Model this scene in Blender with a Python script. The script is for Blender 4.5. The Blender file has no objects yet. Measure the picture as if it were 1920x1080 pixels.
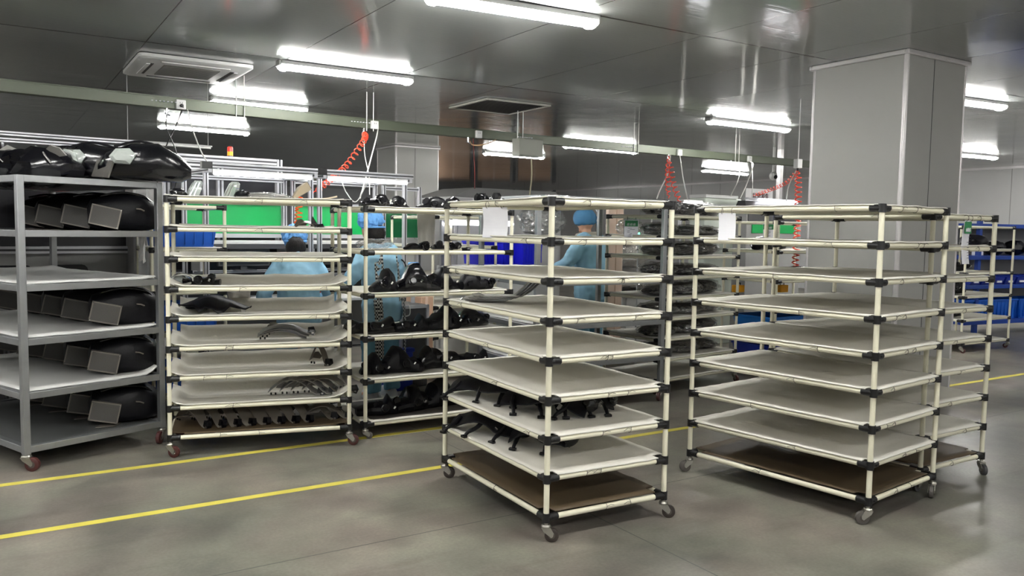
import bpy, bmesh, math, random
from mathutils import Vector, Matrix, noise
R_ = math.radians
C = bpy.context.scene.collection
# ------------------------------------------------------------------ camera frame
FOC = 1538.0; PIT = R_(4.1463); ROL = R_(.87794); YAW = R_(32.367)
_f = Vector((0, math.cos(PIT), -math.sin(PIT))); _r = Vector((1, 0, 0)); _u = _r.cross(_f)
_rt = _r*math.cos(ROL)+_u*math.sin(ROL); _up = _u*math.cos(ROL)-_r*math.sin(ROL)
EA = Vector((math.cos(YAW), math.sin(YAW))); EB = Vector((-math.sin(YAW), math.cos(YAW)))
def tob(p):                       # camera heading frame -> room frame (x along the long wall, y across)
    return Vector((p[0]*EA.x+p[1]*EA.y, p[0]*EB.x+p[1]*EB.y, p[2] if len(p) > 2 else 0.0))
def ray(px, py): return _rt*((px-960)/FOC) - _up*((py-540)/FOC) + _f
CAM = Vector((0, 0, 1.5))
def atd(px, py, D):
    d = ray(px, py); return tob(CAM + d*(D/d.y))
def atz(px, py, z):
    d = ray(px, py); return tob(CAM + d*((z-1.5)/d.z))

# ------------------------------------------------------------------ materials
def lin(c):
    c = c/255.0
    return c/12.92 if c <= .04045 else ((c+.055)/1.055)**2.4
def col(r, g, b): return (lin(r), lin(g), lin(b), 1)
MATS = {}
def mat(name, rgb, rough=.5, metal=0.0, var=.06, scale=8, bump=0.0, bscale=60, spec=.5, trans=0.0, emit=None, estr=0, coat=0, alpha=1.0, stretch=None):
    if name in MATS: return MATS[name]
    m = bpy.data.materials.new(name); m.use_nodes = True
    nt = m.node_tree; b = nt.nodes['Principled BSDF']
    c = col(*rgb)
    b.inputs['Roughness'].default_value = rough; b.inputs['Metallic'].default_value = metal
    b.inputs['Specular IOR Level'].default_value = spec
    b.inputs['Transmission Weight'].default_value = trans; b.inputs['Coat Weight'].default_value = coat
    b.inputs['Alpha'].default_value = alpha
    tc = nt.nodes.new('ShaderNodeTexCoord'); src = tc.outputs['Object']
    if stretch:
        mp = nt.nodes.new('ShaderNodeMapping'); mp.inputs['Scale'].default_value = stretch
        nt.links.new(src, mp.inputs[0]); src = mp.outputs[0]
    n = nt.nodes.new('ShaderNodeTexNoise'); n.inputs['Scale'].default_value = scale; n.inputs['Detail'].default_value = 4
    nt.links.new(src, n.inputs['Vector'])
    mx = nt.nodes.new('ShaderNodeMix'); mx.data_type = 'RGBA'
    mx.inputs['A'].default_value = tuple(x*(1-var) for x in c[:3])+(1,); mx.inputs['B'].default_value = tuple(min(1, x*(1+var)) for x in c[:3])+(1,)
    nt.links.new(n.outputs['Fac'], mx.inputs['Factor']); nt.links.new(mx.outputs['Result'], b.inputs['Base Color'])
    if bump:
        n2 = nt.nodes.new('ShaderNodeTexNoise'); n2.inputs['Scale'].default_value = bscale; n2.inputs['Detail'].default_value = 3
        nt.links.new(src, n2.inputs['Vector'])
        bp = nt.nodes.new('ShaderNodeBump'); bp.inputs['Strength'].default_value = bump; bp.inputs['Distance'].default_value = .01
        nt.links.new(n2.outputs['Fac'], bp.inputs['Height']); nt.links.new(bp.outputs['Normal'], b.inputs['Normal'])
    if emit:
        b.inputs['Emission Color'].default_value = col(*emit); b.inputs['Emission Strength'].default_value = estr
    MATS[name] = m; return m
PVC = mat('cream_pipe', (226, 222, 200), .32, var=.05, scale=14)
CLAMP = mat('black_clamp_plastic', (20, 20, 22), .38, var=.2)
LINER = mat('white_foam_sheet', (220, 217, 208), .85, var=.035, scale=5, bump=.25, bscale=30)
BOARD = mat('brown_hardboard', (84, 70, 50), .55, var=.12, scale=3, bump=.05)
STEEL = mat('brushed_steel_tube', (150, 152, 154), .38, .75, var=.1, scale=20)
STEELS = mat('steel_shelf_sheet', (120, 122, 122), .45, .5, var=.12, scale=4)
MATWHITE = mat('pale_shelf_mat', (196, 196, 194), .6, var=.05, scale=4)
ZINC = mat('zinc_castor_fork', (170, 168, 160), .3, .85, var=.1, scale=40)
WHEELR = mat('maroon_castor_wheel', (74, 34, 32), .5, var=.15)
WHEELB = mat('dark_brown_castor_wheel', (50, 42, 38), .5, var=.15)
WHEELG = mat('grey_castor_wheel', (88, 84, 80), .55, var=.15)
HUBM = mat('castor_hub', (84, 79, 74), .45, .2)
BLACKP = mat('black_plastic', (9, 9, 15), .48, var=.25, scale=10, bump=.1, bscale=90, spec=.28)
BLACKG = mat('glossy_black_plastic', (8, 8, 13), .2, var=.2, coat=.1, bump=.15, bscale=40, spec=.4)
MESHG = mat('grey_vent_mesh', (74, 70, 64), .55, var=.15)
CHROME = mat('bright_reflector', (215, 216, 218), .1, .95, var=.05)
CLEAR = mat('clear_lens_plastic', (205, 212, 208), .08, var=.03, trans=.55, alpha=.85, coat=.5)
GREYP = mat('grey_trim_plastic', (134, 132, 128), .42, var=.05)
DKGREYP = mat('dark_grey_plastic', (112, 106, 98), .34, var=.1)
ALU = mat('aluminium_profile', (184, 185, 190), .35, .35, var=.04)
BLACKPANEL = mat('black_machine_panel', (20, 20, 26), .3, var=.1)
GREEN = mat('green_film_panel', (22, 158, 82), .3, var=.06, scale=3, stretch=(1, 1, 8))
GREENUNLIT = mat('unlit_green_film_panel', (10, 96, 54), .35, var=.06, scale=3)  # same green film, its unlit look put into a darker colour
WHITEM = mat('white_painted_metal', (215, 215, 214), .4)
GREYM = mat('grey_painted_metal', (150, 150, 149), .4, var=.03)
DGREYM = mat('dark_grey_metal', (74, 74, 76), .4, .2)
BLUEB = mat('blue_crate_plastic', (10, 88, 190), .4, var=.06)
BLUED = mat('dark_blue_crate_plastic', (14, 44, 150), .42, var=.08)
BLUEV = mat('violet_blue_tote', (32, 34, 215), .4, var=.05)
BLUES = mat('blue_shelf_paint', (20, 62, 150), .4, var=.06)
ORANGE = mat('red_orange_air_hose', (238, 74, 48), .35)
ORANGE2 = mat('orange_air_hose', (242, 92, 20), .35)
CABLEW = mat('white_cable_sheath', (215, 215, 210), .45)
CABLEB = mat('black_cable_sheath', (16, 16, 16), .45)
PAPER = mat('white_paper', (232, 232, 238), .8, var=.015)
CARDG = mat('green_card_header', (40, 128, 76), .6)
INK = mat('dark_card_ink', (60, 50, 90), .7)
CARTON = mat('cardboard', (200, 164, 138), .8, var=.08)
WOODP = mat('pale_pink_cardboard', (222, 196, 178), .8, var=.05, stretch=(20, 1, .3))
CLOTH = mat('grey_white_cloth', (205, 203, 200), .9, var=.06, bump=.4, bscale=25)
SKIN = mat('skin', (205, 158, 132), .55, var=.06)
HAIR = mat('dark_hair', (20, 15, 14), .62, var=.4, scale=90, bump=.6, bscale=120, stretch=(1, 1, .15), spec=.3)
GOWN = mat('light_blue_gown', (150, 196, 222), .75, var=.07, scale=6, bump=.3, bscale=14)
TROUS = mat('blue_work_trousers', (112, 164, 190), .75, var=.08, scale=6, bump=.35, bscale=16)
CAPM = mat('blue_bouffant_cap', (104, 164, 226), .7, var=.12, scale=24, bump=.5, bscale=45)
CAPD = mat('steel_blue_hood', (70, 124, 164), .75, var=.08, scale=10, bump=.3, bscale=25)
SHOE = mat('white_work_shoe', (190, 192, 198), .6)
YELLOW = mat('yellow_floor_paint', (208, 196, 84), .5, var=.12, scale=6)
YTOOL = mat('yellow_tool_plastic', (230, 160, 20), .4)
REDP = mat('red_button_plastic', (205, 30, 34), .35)
def emis(name, rgb, s):
    m = bpy.data.materials.new(name); m.use_nodes = True
    b = m.node_tree.nodes['Principled BSDF']; b.inputs['Base Color'].default_value = col(*rgb)
    b.inputs['Emission Color'].default_value = col(*rgb); b.inputs['Emission Strength'].default_value = s
    return m
TUBE = emis('fluorescent_tube', (255, 254, 250), 30)
LEDT = emis('led_work_light', (252, 252, 255), 4)
REDL = emis('red_indicator_lamp', (255, 40, 60), 3)
GRNL = emis('green_indicator_lamp', (60, 240, 170), 3)
def film_mat():
    m = bpy.data.materials.new('clear_plastic_film'); m.use_nodes = True; nt = m.node_tree
    for n in list(nt.nodes): nt.nodes.remove(n)
    out = nt.nodes.new('ShaderNodeOutputMaterial'); mx = nt.nodes.new('ShaderNodeMixShader')
    t = nt.nodes.new('ShaderNodeBsdfTransparent'); t.inputs[0].default_value = (.9, .9, .9, 1)
    p = nt.nodes.new('ShaderNodeBsdfGlossy'); p.inputs['Color'].default_value = (.95, .95, .96, 1)
    p.inputs['Roughness'].default_value = .09
    v = nt.nodes.new('ShaderNodeTexVoronoi'); v.inputs['Scale'].default_value = 26
    tc = nt.nodes.new('ShaderNodeTexCoord'); nt.links.new(tc.outputs['Object'], v.inputs['Vector'])
    bp = nt.nodes.new('ShaderNodeBump'); bp.inputs['Strength'].default_value = .8; bp.inputs['Distance'].default_value = .02
    nt.links.new(v.outputs['Distance'], bp.inputs['Height']); nt.links.new(bp.outputs['Normal'], p.inputs['Normal'])
    mx.inputs[0].default_value = .3
    nt.links.new(t.outputs[0], mx.inputs[1]); nt.links.new(p.outputs[0], mx.inputs[2]); nt.links.new(mx.outputs[0], out.inputs[0])
    return m
FILM = film_mat()
def check_mat():
    m = bpy.data.materials.new('black_white_check_cloth'); m.use_nodes = True; nt = m.node_tree; b = nt.nodes['Principled BSDF']
    tc = nt.nodes.new('ShaderNodeTexCoord'); k = nt.nodes.new('ShaderNodeTexChecker'); k.inputs['Scale'].default_value = 62
    k.inputs['Color1'].default_value = (.02, .02, .025, 1); k.inputs['Color2'].default_value = (.62, .62, .6, 1)
    nt.links.new(tc.outputs['Object'], k.inputs['Vector']); nt.links.new(k.outputs[0], b.inputs['Base Color']); b.inputs['Roughness'].default_value = .9
    return m
CHECK = check_mat()
def grille_mat():
    m = bpy.data.materials.new('perforated_vent_mesh'); m.use_nodes = True; nt = m.node_tree; b = nt.nodes['Principled BSDF']
    tc = nt.nodes.new('ShaderNodeTexCoord'); v = nt.nodes.new('ShaderNodeTexChecker'); v.inputs['Scale'].default_value = 260
    v.inputs['Color1'].default_value = (.026, .025, .024, 1); v.inputs['Color2'].default_value = (.105, .098, .088, 1)
    nt.links.new(tc.outputs['Object'], v.inputs['Vector']); nt.links.new(v.outputs[0], b.inputs['Base Color']); b.inputs['Roughness'].default_value = .5
    return m
GRILLE = grille_mat()

# ------------------------------------------------------------------ mesh helpers
class MB:
    def __init__(s): s.v = []; s.f = []
    def add(s, vs, fs):
        o = len(s.v); s.v += [tuple(v) for v in vs]; s.f += [tuple(i+o for i in f) for f in fs]; return s
    def box(s, x0, x1, y0, y1, z0, z1, M=None):
        vs = [Vector((x, y, z)) for x in (x0, x1) for y in (y0, y1) for z in (z0, z1)]
        if M: vs = [M @ v for v in vs]
        return s.add(vs, [(0, 1, 3, 2), (4, 6, 7, 5), (0, 4, 5, 1), (2, 3, 7, 6), (0, 2, 6, 4), (1, 5, 7, 3)])
    def path(s, pts, r, n=8, closed=False):
        pts = [Vector(p) for p in pts]; m = len(pts); rs = r if isinstance(r, (list, tuple)) else [r]*m
        T = []
        for i in range(m):
            a = pts[(i-1) % m] if closed or i > 0 else pts[i]; b = pts[(i+1) % m] if closed or i < m-1 else pts[i]
            T.append((b-a).normalized())
        nrm = T[0].orthogonal().normalized(); vs = []; fs = []
        for i in range(m):
            if i: nrm = (nrm - T[i]*nrm.dot(T[i])); nrm = nrm.normalized() if nrm.length > 1e-6 else T[i].orthogonal().normalized()
            bi = T[i].cross(nrm)
            for k in range(n):
                a = 2*math.pi*k/n; vs.append(pts[i]+(nrm*math.cos(a)+bi*math.sin(a))*rs[i])
        for i in range(m if closed else m-1):
            j = (i+1) % m
            for k in range(n): fs.append((i*n+k, i*n+(k+1) % n, j*n+(k+1) % n, j*n+k))
        if not closed: fs.append(tuple(range(n-1, -1, -1))); fs.append(tuple((m-1)*n+k for k in range(n)))
        return s.add(vs, fs)
    def tube(s, p0, p1, r, n=12): return s.path([p0, p1], r, n)
    def lathe(s, prof, n=16, M=None):           # prof: (r,z) list about z
        vs = []; fs = []
        for r, z in prof:
            for k in range(n):
                a = 2*math.pi*k/n; v = Vector((r*math.cos(a), r*math.sin(a), z)); vs.append(M @ v if M else v)
        for i in range(len(prof)-1):
            for k in range(n): fs.append((i*n+k, i*n+(k+1) % n, (i+1)*n+(k+1) % n, (i+1)*n+k))
        fs.append(tuple(range(n-1, -1, -1))); fs.append(tuple((len(prof)-1)*n+k for k in range(n)))
        return s.add(vs, fs)
    def loft(s, rings, cap=True):
        n = len(rings[0]); vs = [v for r in rings for v in r]; fs = []
        for i in range(len(rings)-1):
            for k in range(n): fs.append((i*n+k, i*n+(k+1) % n, (i+1)*n+(k+1) % n, (i+1)*n+k))
        if cap: fs.append(tuple(range(n-1, -1, -1))); fs.append(tuple((len(rings)-1)*n+k for k in range(n)))
        return s.add(vs, fs)
    def prism(s, poly, t, M=None):              # poly in local xy, thickness along z
        n = len(poly); vs = [Vector((x, y, 0)) for x, y in poly]+[Vector((x, y, t)) for x, y in poly]
        if M: vs = [M @ v for v in vs]
        return s.add(vs, [tuple(range(n-1, -1, -1)), tuple(range(n, 2*n))]+[(i, (i+1) % n, n+(i+1) % n, n+i) for i in range(n)])
    def ball(s, c, r, n=12, m=8, sq=(1, 1, 1), fn=None):
        vs = []; fs = []; c = Vector(c)
        for i in range(m+1):
            t = math.pi*(.02+.96*i/m)
            for k in range(n):
                a = 2*math.pi*k/n; d = Vector((math.sin(t)*math.cos(a), math.sin(t)*math.sin(a), -math.cos(t)))
                q = r*(fn(d) if fn else 1); vs.append(c+Vector((d.x*sq[0], d.y*sq[1], d.z*sq[2]))*q)
        for i in range(m):
            for k in range(n): fs.append((i*n+k, i*n+(k+1) % n, (i+1)*n+(k+1) % n, (i+1)*n+k))
        fs.append(tuple(range(n-1, -1, -1))); fs.append(tuple(m*n+k for k in range(n)))
        return s.add(vs, fs)
    def mesh(s, name, smooth=True):
        me = bpy.data.meshes.new(name); me.from_pydata(s.v, [], s.f)
        bm = bmesh.new(); bm.from_mesh(me); bmesh.ops.recalc_face_normals(bm, faces=bm.faces)
        if smooth:
            for f in bm.faces: f.smooth = True
            for e in bm.edges:
                if len(e.link_faces) == 2 and e.calc_face_angle(0) > .6: e.smooth = False
        bm.to_mesh(me); bm.free(); return me
def link(name, me, m=None, parent=None, loc=(0, 0, 0), rot=(0, 0, 0)):
    o = bpy.data.objects.new(name, me); C.objects.link(o)
    if m is not None and not me.materials: me.materials.append(m)
    o.location = loc; o.rotation_euler = rot
    if parent: o.parent = parent
    return o
def part(name, mb, m, parent=None, bev=0, label=None, smooth=True, **k):
    o = link(name, mb.mesh(name, smooth), m, parent, **k)
    if bev:
        b = o.modifiers.new('bevel', 'BEVEL'); b.width = bev; b.segments = 2; b.limit_method = 'ANGLE'
    if label: o['label'] = label
    return o
def tag(o, label=None, cat=None, group=None, kind=None):
    for k, v in (('label', label), ('category', cat), ('group', group), ('kind', kind)):
        if v: o[k] = v
    return o
def thing(name, label, cat, loc=(0, 0, 0), rz=0.0, group=None, rot=None):
    o = bpy.data.objects.new(name, None); C.objects.link(o); o.empty_display_size = .05
    o.location = loc; o.rotation_euler = rot if rot else (0, 0, rz)
    return tag(o, label, cat, group)
def copy_tree(o, parent=None):
    c = o.copy(); C.objects.link(c)
    if parent: c.parent = parent
    for ch in list(o.children): copy_tree(ch, c)
    return c
def rack_local(root, x, y, z):
    a = root.rotation_euler.z; return Vector((root.location.x+x*math.cos(a)-y*math.sin(a), root.location.y+x*math.sin(a)+y*math.cos(a), z))
ORD = ['first', 'second', 'third', 'fourth', 'fifth', 'sixth', 'seventh', 'eighth', 'ninth', 'tenth']

# ------------------------------------------------------------------ setting
def struct(o, label=None): o['kind'] = 'structure'; return o
def floor_mat():
    m = bpy.data.materials.new('grey_epoxy_concrete'); m.use_nodes = True; nt = m.node_tree; b = nt.nodes['Principled BSDF']; L = nt.links.new
    tc = nt.nodes.new('ShaderNodeTexCoord')
    n1 = nt.nodes.new('ShaderNodeTexNoise'); n1.inputs['Scale'].default_value = .9; n1.inputs['Detail'].default_value = 6; n1.inputs['Roughness'].default_value = .6
    n2 = nt.nodes.new('ShaderNodeTexNoise'); n2.inputs['Scale'].default_value = 60; n2.inputs['Detail'].default_value = 3
    n3 = nt.nodes.new('ShaderNodeTexNoise'); n3.inputs['Scale'].default_value = 3.2; n3.inputs['Detail'].default_value = 8
    for n in (n1, n2, n3): L(tc.outputs['Object'], n.inputs['Vector'])
    r = nt.nodes.new('ShaderNodeValToRGB'); r.color_ramp.elements[0].position = .34; r.color_ramp.elements[1].position = .68
    r.color_ramp.elements[0].color = col(95, 94, 91); r.color_ramp.elements[1].color = col(145, 142, 134); L(n1.outputs['Fac'], r.inputs[0])
    r2 = nt.nodes.new('ShaderNodeValToRGB'); r2.color_ramp.elements[0].position = .3; r2.color_ramp.elements[1].position = .7
    r2.color_ramp.elements[0].color = (.78, .75, .75, 1); r2.color_ramp.elements[1].color = (1.18, 1.18, 1.13, 1); L(n3.outputs['Fac'], r2.inputs[0])
    m1 = nt.nodes.new('ShaderNodeMix'); m1.data_type = 'RGBA'; m1.blend_type = 'MULTIPLY'; m1.inputs['Factor'].default_value = 1
    L(r.outputs[0], m1.inputs['A']); L(r2.outputs[0], m1.inputs['B'])
    r3 = nt.nodes.new('ShaderNodeValToRGB'); r3.color_ramp.elements[0].position = .35; r3.color_ramp.elements[1].position = .65
    r3.color_ramp.elements[0].color = (.9, .9, .9, 1); r3.color_ramp.elements[1].color = (1.06, 1.06, 1.06, 1); L(n2.outputs['Fac'], r3.inputs[0])
    m2 = nt.nodes.new('ShaderNodeMix'); m2.data_type = 'RGBA'; m2.blend_type = 'MULTIPLY'; m2.inputs['Factor'].default_value = 1
    L(m1.outputs['Result'], m2.inputs['A']); L(r3.outputs[0], m2.inputs['B'])
    mp = nt.nodes.new('ShaderNodeMapping'); mp.inputs['Scale'].default_value = (.5, 3.2, 1); mp.inputs['Rotation'].default_value = (0, 0, .12); L(tc.outputs['Object'], mp.inputs[0])
    n4 = nt.nodes.new('ShaderNodeTexNoise'); n4.inputs['Scale'].default_value = 1.3; n4.inputs['Detail'].default_value = 9; n4.inputs['Roughness'].default_value = .65; L(mp.outputs[0], n4.inputs['Vector'])
    r4 = nt.nodes.new('ShaderNodeValToRGB'); r4.color_ramp.elements[0].position = .55; r4.color_ramp.elements[1].position = .72; r4.color_ramp.elements[0].color = (1, 1, 1, 1); r4.color_ramp.elements[1].color = (.72, .7, .7, 1); L(n4.outputs['Fac'], r4.inputs[0])
    m2b = nt.nodes.new('ShaderNodeMix'); m2b.data_type = 'RGBA'; m2b.blend_type = 'MULTIPLY'; m2b.inputs['Factor'].default_value = 1; L(m2.outputs['Result'], m2b.inputs['A']); L(r4.outputs[0], m2b.inputs['B']); m2 = m2b
    n5 = nt.nodes.new('ShaderNodeTexNoise'); n5.inputs['Scale'].default_value = 1.7; n5.inputs['Detail'].default_value = 3; L(tc.outputs['Object'], n5.inputs['Vector'])
    r5 = nt.nodes.new('ShaderNodeValToRGB'); r5.color_ramp.elements[0].position = .4; r5.color_ramp.elements[1].position = .62; r5.color_ramp.elements[0].color = (.97, 1.0, .95, 1); r5.color_ramp.elements[1].color = (1.05, .97, .97, 1); L(n5.outputs['Fac'], r5.inputs[0])
    m2c = nt.nodes.new('ShaderNodeMix'); m2c.data_type = 'RGBA'; m2c.blend_type = 'MULTIPLY'; m2c.inputs['Factor'].default_value = 1; L(m2.outputs['Result'], m2c.inputs['A']); L(r5.outputs[0], m2c.inputs['B']); m2 = m2c
    # saw-cut joints every few metres
    sx = nt.nodes.new('ShaderNodeSeparateXYZ'); L(tc.outputs['Object'], sx.inputs[0])
    def joint(sock, off, period):
        a = nt.nodes.new('ShaderNodeMath'); a.operation = 'SUBTRACT'; a.inputs[1].default_value = off; L(sock, a.inputs[0])
        w = nt.nodes.new('ShaderNodeMath'); w.operation = 'WRAP'; w.inputs[1].default_value = period/2; w.inputs[2].default_value = -period/2; L(a.outputs[0], w.inputs[0])
        ab = nt.nodes.new('ShaderNodeMath'); ab.operation = 'ABSOLUTE'; L(w.outputs[0], ab.inputs[0])
        lt = nt.nodes.new('ShaderNodeMath'); lt.operation = 'LESS_THAN'; lt.inputs[1].default_value = .0035; L(ab.outputs[0], lt.inputs[0]); return lt.outputs[0]
    j1 = joint(sx.outputs[0], 2.64, 5.0); j2 = joint(sx.outputs[1], 3.55, 5.0)
    mxm = nt.nodes.new('ShaderNodeMath'); mxm.operation = 'MAXIMUM'; L(j1, mxm.inputs[0]); L(j2, mxm.inputs[1])
    m3 = nt.nodes.new('ShaderNodeMix'); m3.data_type = 'RGBA'; m3.inputs['B'].default_value = col(66, 66, 66); L(mxm.outputs[0], m3.inputs['Factor']); L(m2.outputs['Result'], m3.inputs['A'])
    L(m3.outputs['Result'], b.inputs['Base Color'])
    rr = nt.nodes.new('ShaderNodeMapRange'); rr.inputs['To Min'].default_value = .24; rr.inputs['To Max'].default_value = .5; L(n3.outputs['Fac'], rr.inputs['Value']); L(rr.outputs[0], b.inputs['Roughness'])
    bp = nt.nodes.new('ShaderNodeBump'); bp.inputs['Strength'].default_value = .08; bp.inputs['Distance'].default_value = .004; L(n2.outputs['Fac'], bp.inputs['Height']); L(bp.outputs[0], b.inputs['Normal'])
    return m
def ceil_mat():
    m = bpy.data.materials.new('glossy_steel_ceiling_panel'); m.use_nodes = True; nt = m.node_tree; b = nt.nodes['Principled BSDF']; L = nt.links.new
    tc = nt.nodes.new('ShaderNodeTexCoord'); sx = nt.nodes.new('ShaderNodeSeparateXYZ'); L(tc.outputs['Object'], sx.inputs[0])
    def joint(sock, off, period, wd):
        a = nt.nodes.new('ShaderNodeMath'); a.operation = 'SUBTRACT'; a.inputs[1].default_value = off; L(sock, a.inputs[0])
        w = nt.nodes.new('ShaderNodeMath'); w.operation = 'WRAP'; w.inputs[1].default_value = period/2; w.inputs[2].default_value = -period/2; L(a.outputs[0], w.inputs[0])
        ab = nt.nodes.new('ShaderNodeMath'); ab.operation = 'ABSOLUTE'; L(w.outputs[0], ab.inputs[0])
        lt = nt.nodes.new('ShaderNodeMath'); lt.operation = 'LESS_THAN'; lt.inputs[1].default_value = wd; L(ab.outputs[0], lt.inputs[0]); return lt.outputs[0]
    j1 = joint(sx.outputs[0], 1.12, 1.18, .004); j2 = joint(sx.outputs[1], 4.66, 2.85, .012)
    mm = nt.nodes.new('ShaderNodeMath'); mm.operation = 'MAXIMUM'; L(j1, mm.inputs[0]); L(j2, mm.inputs[1])
    mp = nt.nodes.new('ShaderNodeMapping'); mp.inputs['Scale'].default_value = (.6, 40, 1); L(tc.outputs['Object'], mp.inputs[0])
    n = nt.nodes.new('ShaderNodeTexNoise'); n.inputs['Scale'].default_value = 1.0; n.inputs['Detail'].default_value = 3; L(mp.outputs[0], n.inputs['Vector'])
    mx = nt.nodes.new('ShaderNodeMix'); mx.data_type = 'RGBA'; mx.inputs['A'].default_value = col(146, 149, 148); mx.inputs['B'].default_value = col(40, 40, 40)
    L(mm.outputs[0], mx.inputs['Factor']); L(mx.outputs['Result'], b.inputs['Base Color'])
    b.inputs['Metallic'].default_value = 0; b.inputs['Roughness'].default_value = .1; b.inputs['IOR'].default_value = 1.5
    n0 = nt.nodes.new('ShaderNodeTexNoise'); n0.inputs['Scale'].default_value = 1.6; n0.inputs['Detail'].default_value = 1; L(tc.outputs['Object'], n0.inputs['Vector'])
    ad = nt.nodes.new('ShaderNodeMath'); ad.operation = 'MULTIPLY_ADD'; ad.inputs[1].default_value = 6.0; L(n0.outputs['Fac'], ad.inputs[0]); L(n.outputs['Fac'], ad.inputs[2])
    bp = nt.nodes.new('ShaderNodeBump'); bp.inputs['Strength'].default_value = .08; bp.inputs['Distance'].default_value = .01; L(ad.outputs[0], bp.inputs['Height']); L(bp.outputs[0], b.inputs['Normal'])
    return m
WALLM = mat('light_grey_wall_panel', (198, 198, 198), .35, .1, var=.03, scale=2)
WALLDIM = mat('dimmed_wall_panel', (118, 120, 122), .5, var=.04, scale=2)  # back wall colour darkened so the ceiling mirrors a dim hall
COLM = mat('grey_column_cladding', (176, 176, 173), .42, .1, var=.03, scale=2)
TRIMM = mat('white_aluminium_trim', (214, 211, 212), .3, .3)
X0, X1, Y0, Y1, H = -8.5, 18.6, -6.0, 32.0, 3.0
struct(part('floor', MB().box(X0, X1, Y0, Y1, -.12, 0), floor_mat()))
struct(part('ceiling', MB().box(X0, X1, Y0, Y1, H, H+.12), ceil_mat()))
for nm, b in (('wall_right', (X1, X1+.1, Y0, Y1)), ('wall_left', (X0-.1, X0, Y0, Y1)), ('wall_back', (X0, X1, Y1, Y1+.1)), ('wall_front', (X0, X1, Y0-.1, Y0))):
    w = struct(part(nm, MB().box(b[0], b[1], b[2], b[3], 0, H), WALLDIM if nm == 'wall_back' else WALLM))
    if nm == 'wall_right':
        s = MB()
        for k in range(30):
            y = Y0+.9+k*1.2
            if y < Y1: s.box(X1-.004, X1, y-.006, y+.006, .0, H)
        part('panel_joint', s, GREYM, w)
        part('ceiling_trim', MB().box(X1-.05, X1, Y0, Y1, H-.05, H), TRIMM, w)
def column(name, x0, x1, y0, y1):
    o = struct(part(name, MB().box(x0, x1, y0, y1, 0, H), COLM, bev=.004))
    for x in (x0, x1):
        for y in (y0, y1):
            sx = 1 if x == x1 else -1; sy = 1 if y == y1 else -1
            t = MB(); r = .03 if (x == x0 and y == y0) else .02
            prof = [(0, 0)]+[(math.cos(a)*r*1.5, math.sin(a)*r*1.5) for a in [R_(q) for q in range(-90, 181, 15)]]
            t.prism([(x+sx*px*.5-sx*.008, y+sy*py*.5-sy*.008) for px, py in prof], H-.03)
            part('corner_trim', t, TRIMM, o)
    c = MB(); e = .03
    for a in ((x0-e, x1+e, y0-e, y0), (x0-e, x1+e, y1, y1+e), (x0-e, x0, y0, y1), (x1, x1+e, y0, y1)): c.box(a[0], a[1], a[2], a[3], H-.04, H)
    part('ceiling_trim', c, TRIMM, o, bev=.008)
    part('panel_joint', MB().box((x0+x1)/2-.05, (x0+x1)/2-.044, y0-.002, y0+.002, 0, H-.04), DGREYM, o)
    return o
column('column', 6.31, 7.18, 4.02, 4.92)
column('column', 6.3, 7.18, 14.0, 14.85)
# white corner post of the far partition
p = atd(1462, 330, 15.0)
struct(part('trim_1', MB().box(p.x-.04, p.x+.04, p.y-.04, p.y+.04, 0, H), TRIMM))
for y, xa, xb, lab in ((5.40, -4.5, 4.0, 'yellow painted floor line running under the left racks'), (4.50, -4.5, 14.0, 'long yellow painted floor line in front of the left racks')):
    tag(part('floor_marking', MB().box(xa, xb, y-.028, y+.028, 0, .0015), YELLOW), lab, 'floor marking')

# ------------------------------------------------------------------ ceiling lamps
def lamp_proto():
    t = thing('fluorescent_lamp', '', 'ceiling light')
    part('lamp_housing', MB().box(-.63, .63, -.055, .055, -.035, 0).box(-.655, -.63, -.05, .05, -.05, 0).box(.63, .655, -.05, .05, -.05, 0), GREYM, t, bev=.004)
    for y in (-.032, .032): part('lamp_tube', MB().tube((-.6, y, -.06), (.6, y, -.06), .017, 8), TUBE, t)
    prof = [(math.sin(a)*.075, -.04-math.cos(a)*.055+.0) for a in [R_(q) for q in range(-90, 91, 20)]]
    for sx in (-1, 1):
        m = MB(); m.loft([[Vector((sx*x, y*k, -.035+(z+.035)*k)) for y, z in prof] for x, k in ((.585, 1), (.625, .95), (.652, .6))]); part('end_cap', m, CLEAR, t)
    return t
LP = lamp_proto(); used_lamp = False
lamps = [(795, 0, 1122, 45, 'large fluorescent ceiling lamp at top centre, nearest the camera'),
 (521, 125, 772, 155, 'fluorescent ceiling lamp between the ceiling air conditioner and the big lamp'),
 (298, 237, 465, 252, 'fluorescent ceiling lamp glowing below the cable trunking at left'),
 (395, 190, 575, 208, 'fluorescent ceiling lamp half hidden behind the cable trunking at left'),
 (908, 288, 1018, 297, 'small far fluorescent lamp beside the far square column'),
 (1058, 274, 1192, 287, 'fluorescent lamp under the trunking at upper centre right'),
 (1330, 228, 1475, 246, 'fluorescent ceiling lamp just left of the big square column'),
 (1318, 320, 1400, 328, 'small distant fluorescent lamp below the one left of the big column'),
 (1690, 180, 1890, 202, 'upper fluorescent lamp partly hidden by the right edge of the column'),
 (1740, 287, 1882, 298, 'lower distant fluorescent lamp at the right edge of the column')]
HIDDEN = [(2.9, 1.9), (2.9, -1.2), (8.8, -.9), (0, 1.9), (0, 4.7), (0, -1.2), (-3, 4.7), (-3, 1.9), (-3, 7.5), (-3, -1.2), (14.7, 4.9), (14.7, 1.9), (-3, 10.2), (8.8, -4), (2.9, -4), (-3, 13.2), (-3, 16.2), (-6.5, 7), (-6.5, 13), (-6.5, 19), (-2.2, 27), (-2.2, 30), (-5.5, 30)]  # unseen lamps: rows continued off frame, plus extras added as fill light
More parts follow.
